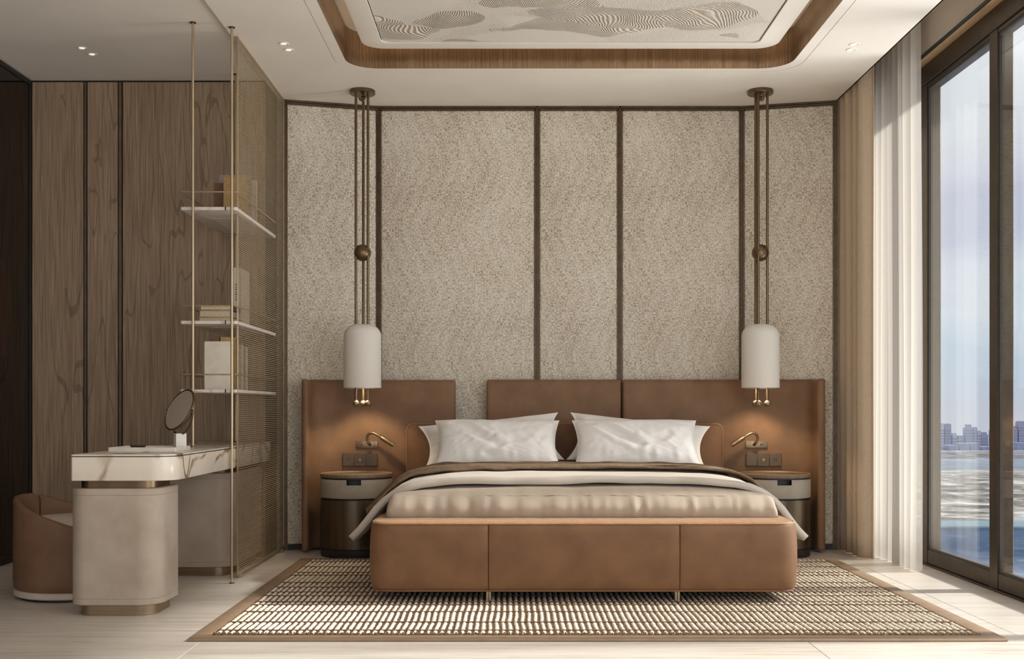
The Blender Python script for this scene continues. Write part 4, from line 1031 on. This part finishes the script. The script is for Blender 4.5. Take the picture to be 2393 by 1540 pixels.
for z, w_, d_ in ((1.90, .06, .035), (1.86, .16, .05), (1.80, .20, .06), (1.6, .21, .06), (1.3, .22, .065), (.95, .24, .07)):
    ls.append([(-3.30+w_*math.cos(2*PI*k/32), 6.62+d_*math.sin(2*PI*k/32)*(1+.15*math.sin(6*PI*k/32)), z) for k in range(32)])
MB().loops(ls, True, True, True).build('body', M['coat'], ct, ang=60)
for sg in (-1, 1): sleeve(sg).build('sleeve', M['coat'], ct)
MB().tube([(-3.28, 6.62, 1.90), (-3.28, 6.62, 1.96), (-3.262, 6.62, 1.985), (-3.262, 6.62, 2.02), (-3.28, 6.62, 2.036), (-3.297, 6.62, 2.025)], .003, 8).build('hanger_hook', M['brass'], ct)

# ------------------------------------------------------------------ recessed spotlights (pairs)
def downlight(x, y, z, label):
    t = thing('downlight', (x, y, z), label, 'downlight', 'recessed ceiling spotlights')
    MB().lathe([(.016, -.001), (.024, -.0045), (.028, -.003), (.028, 0), (.0, 0)], (x, y, z), 28).build('bezel', M['downlight'], t)
    MB().lathe([(0, -.0012), (.016, -.0012)], (x, y, z), 24).build('lens', M['bulb'], t)
for x, y, z, l in ((-2.40, 6.21, ZL, 'rear spotlight of the pair in the alcove ceiling at the left'), (-2.385, 6.32, ZL, 'front spotlight of the pair in the alcove ceiling at the left'),
                   (-1.242, 6.06, ZC, 'nearer spotlight of the pair beside the cove, left of the bed'), (-1.236, 6.165, ZC, 'further spotlight of the pair beside the cove, left of the bed'),
                   (1.868, 6.07, ZC, 'nearer spotlight of the pair by the curtain edge, right of the cove'), (1.878, 6.16, ZC, 'further spotlight of the pair by the curtain edge, right of the cove')):
    if 'rear' in l: l = 'nearer spotlight of the pair in the alcove ceiling over the dressing corner'
    elif 'front' in l: l = 'further spotlight of the pair in the alcove ceiling over the dressing corner'
    downlight(x, y, z, l)

# ------------------------------------------------------------------ view outside: tidal flats and a skyline across the bay
GZ = -59.0
g = MB(); g.grid(lambda u, v: (-600+3200*u, 60+1900*v, GZ), 2, 2); terr = struct(g.build('terrain', M['terrain'], smooth=False)); 
def tower(pxa, pxb, ptop, Y, pale, label, steps=0):
    k = Y/2600; x0, x1 = (pxa-1196.5)*k, (pxb-1196.5)*k; ztop = CAM_H-(ptop-955)*k; w_ = x1-x0; h = ztop-GZ
    t = thing('tower', ((x0+x1)/2, Y+w_/2, GZ), label, 'building', 'skyline across the bay')
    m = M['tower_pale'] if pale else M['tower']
    if steps:
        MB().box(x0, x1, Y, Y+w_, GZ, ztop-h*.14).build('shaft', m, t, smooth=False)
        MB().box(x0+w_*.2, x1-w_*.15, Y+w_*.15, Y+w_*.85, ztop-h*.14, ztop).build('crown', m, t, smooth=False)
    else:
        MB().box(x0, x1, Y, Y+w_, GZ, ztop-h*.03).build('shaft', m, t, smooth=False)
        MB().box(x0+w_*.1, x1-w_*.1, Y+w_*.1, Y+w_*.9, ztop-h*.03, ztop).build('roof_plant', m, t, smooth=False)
    mb = MB(); nfl = int(h/4.2)
    for i in range(1, nfl-1):
        z_ = GZ+i*4.2; 
        if z_ > ztop-h*.2: break
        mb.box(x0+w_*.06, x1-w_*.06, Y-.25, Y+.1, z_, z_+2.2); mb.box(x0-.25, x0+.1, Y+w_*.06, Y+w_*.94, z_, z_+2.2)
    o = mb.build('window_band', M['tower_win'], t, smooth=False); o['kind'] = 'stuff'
Yc = 1700
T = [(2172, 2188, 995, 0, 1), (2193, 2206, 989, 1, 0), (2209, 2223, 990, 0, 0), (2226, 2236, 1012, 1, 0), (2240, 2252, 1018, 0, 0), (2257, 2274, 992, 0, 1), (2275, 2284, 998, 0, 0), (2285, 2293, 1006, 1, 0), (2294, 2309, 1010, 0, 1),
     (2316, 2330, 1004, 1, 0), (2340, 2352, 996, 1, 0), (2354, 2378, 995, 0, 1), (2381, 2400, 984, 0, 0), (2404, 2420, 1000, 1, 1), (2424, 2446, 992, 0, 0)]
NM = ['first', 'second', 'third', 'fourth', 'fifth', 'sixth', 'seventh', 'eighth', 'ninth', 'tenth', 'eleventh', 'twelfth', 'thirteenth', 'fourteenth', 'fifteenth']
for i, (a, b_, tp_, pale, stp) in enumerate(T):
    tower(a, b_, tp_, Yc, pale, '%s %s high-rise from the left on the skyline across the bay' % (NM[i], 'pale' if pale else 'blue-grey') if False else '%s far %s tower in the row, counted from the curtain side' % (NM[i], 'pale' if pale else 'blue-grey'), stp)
low = thing('waterfront_block', (770, 1660, GZ), 'low pale waterfront buildings at the foot of the far towers', 'building')
for i in range(14):
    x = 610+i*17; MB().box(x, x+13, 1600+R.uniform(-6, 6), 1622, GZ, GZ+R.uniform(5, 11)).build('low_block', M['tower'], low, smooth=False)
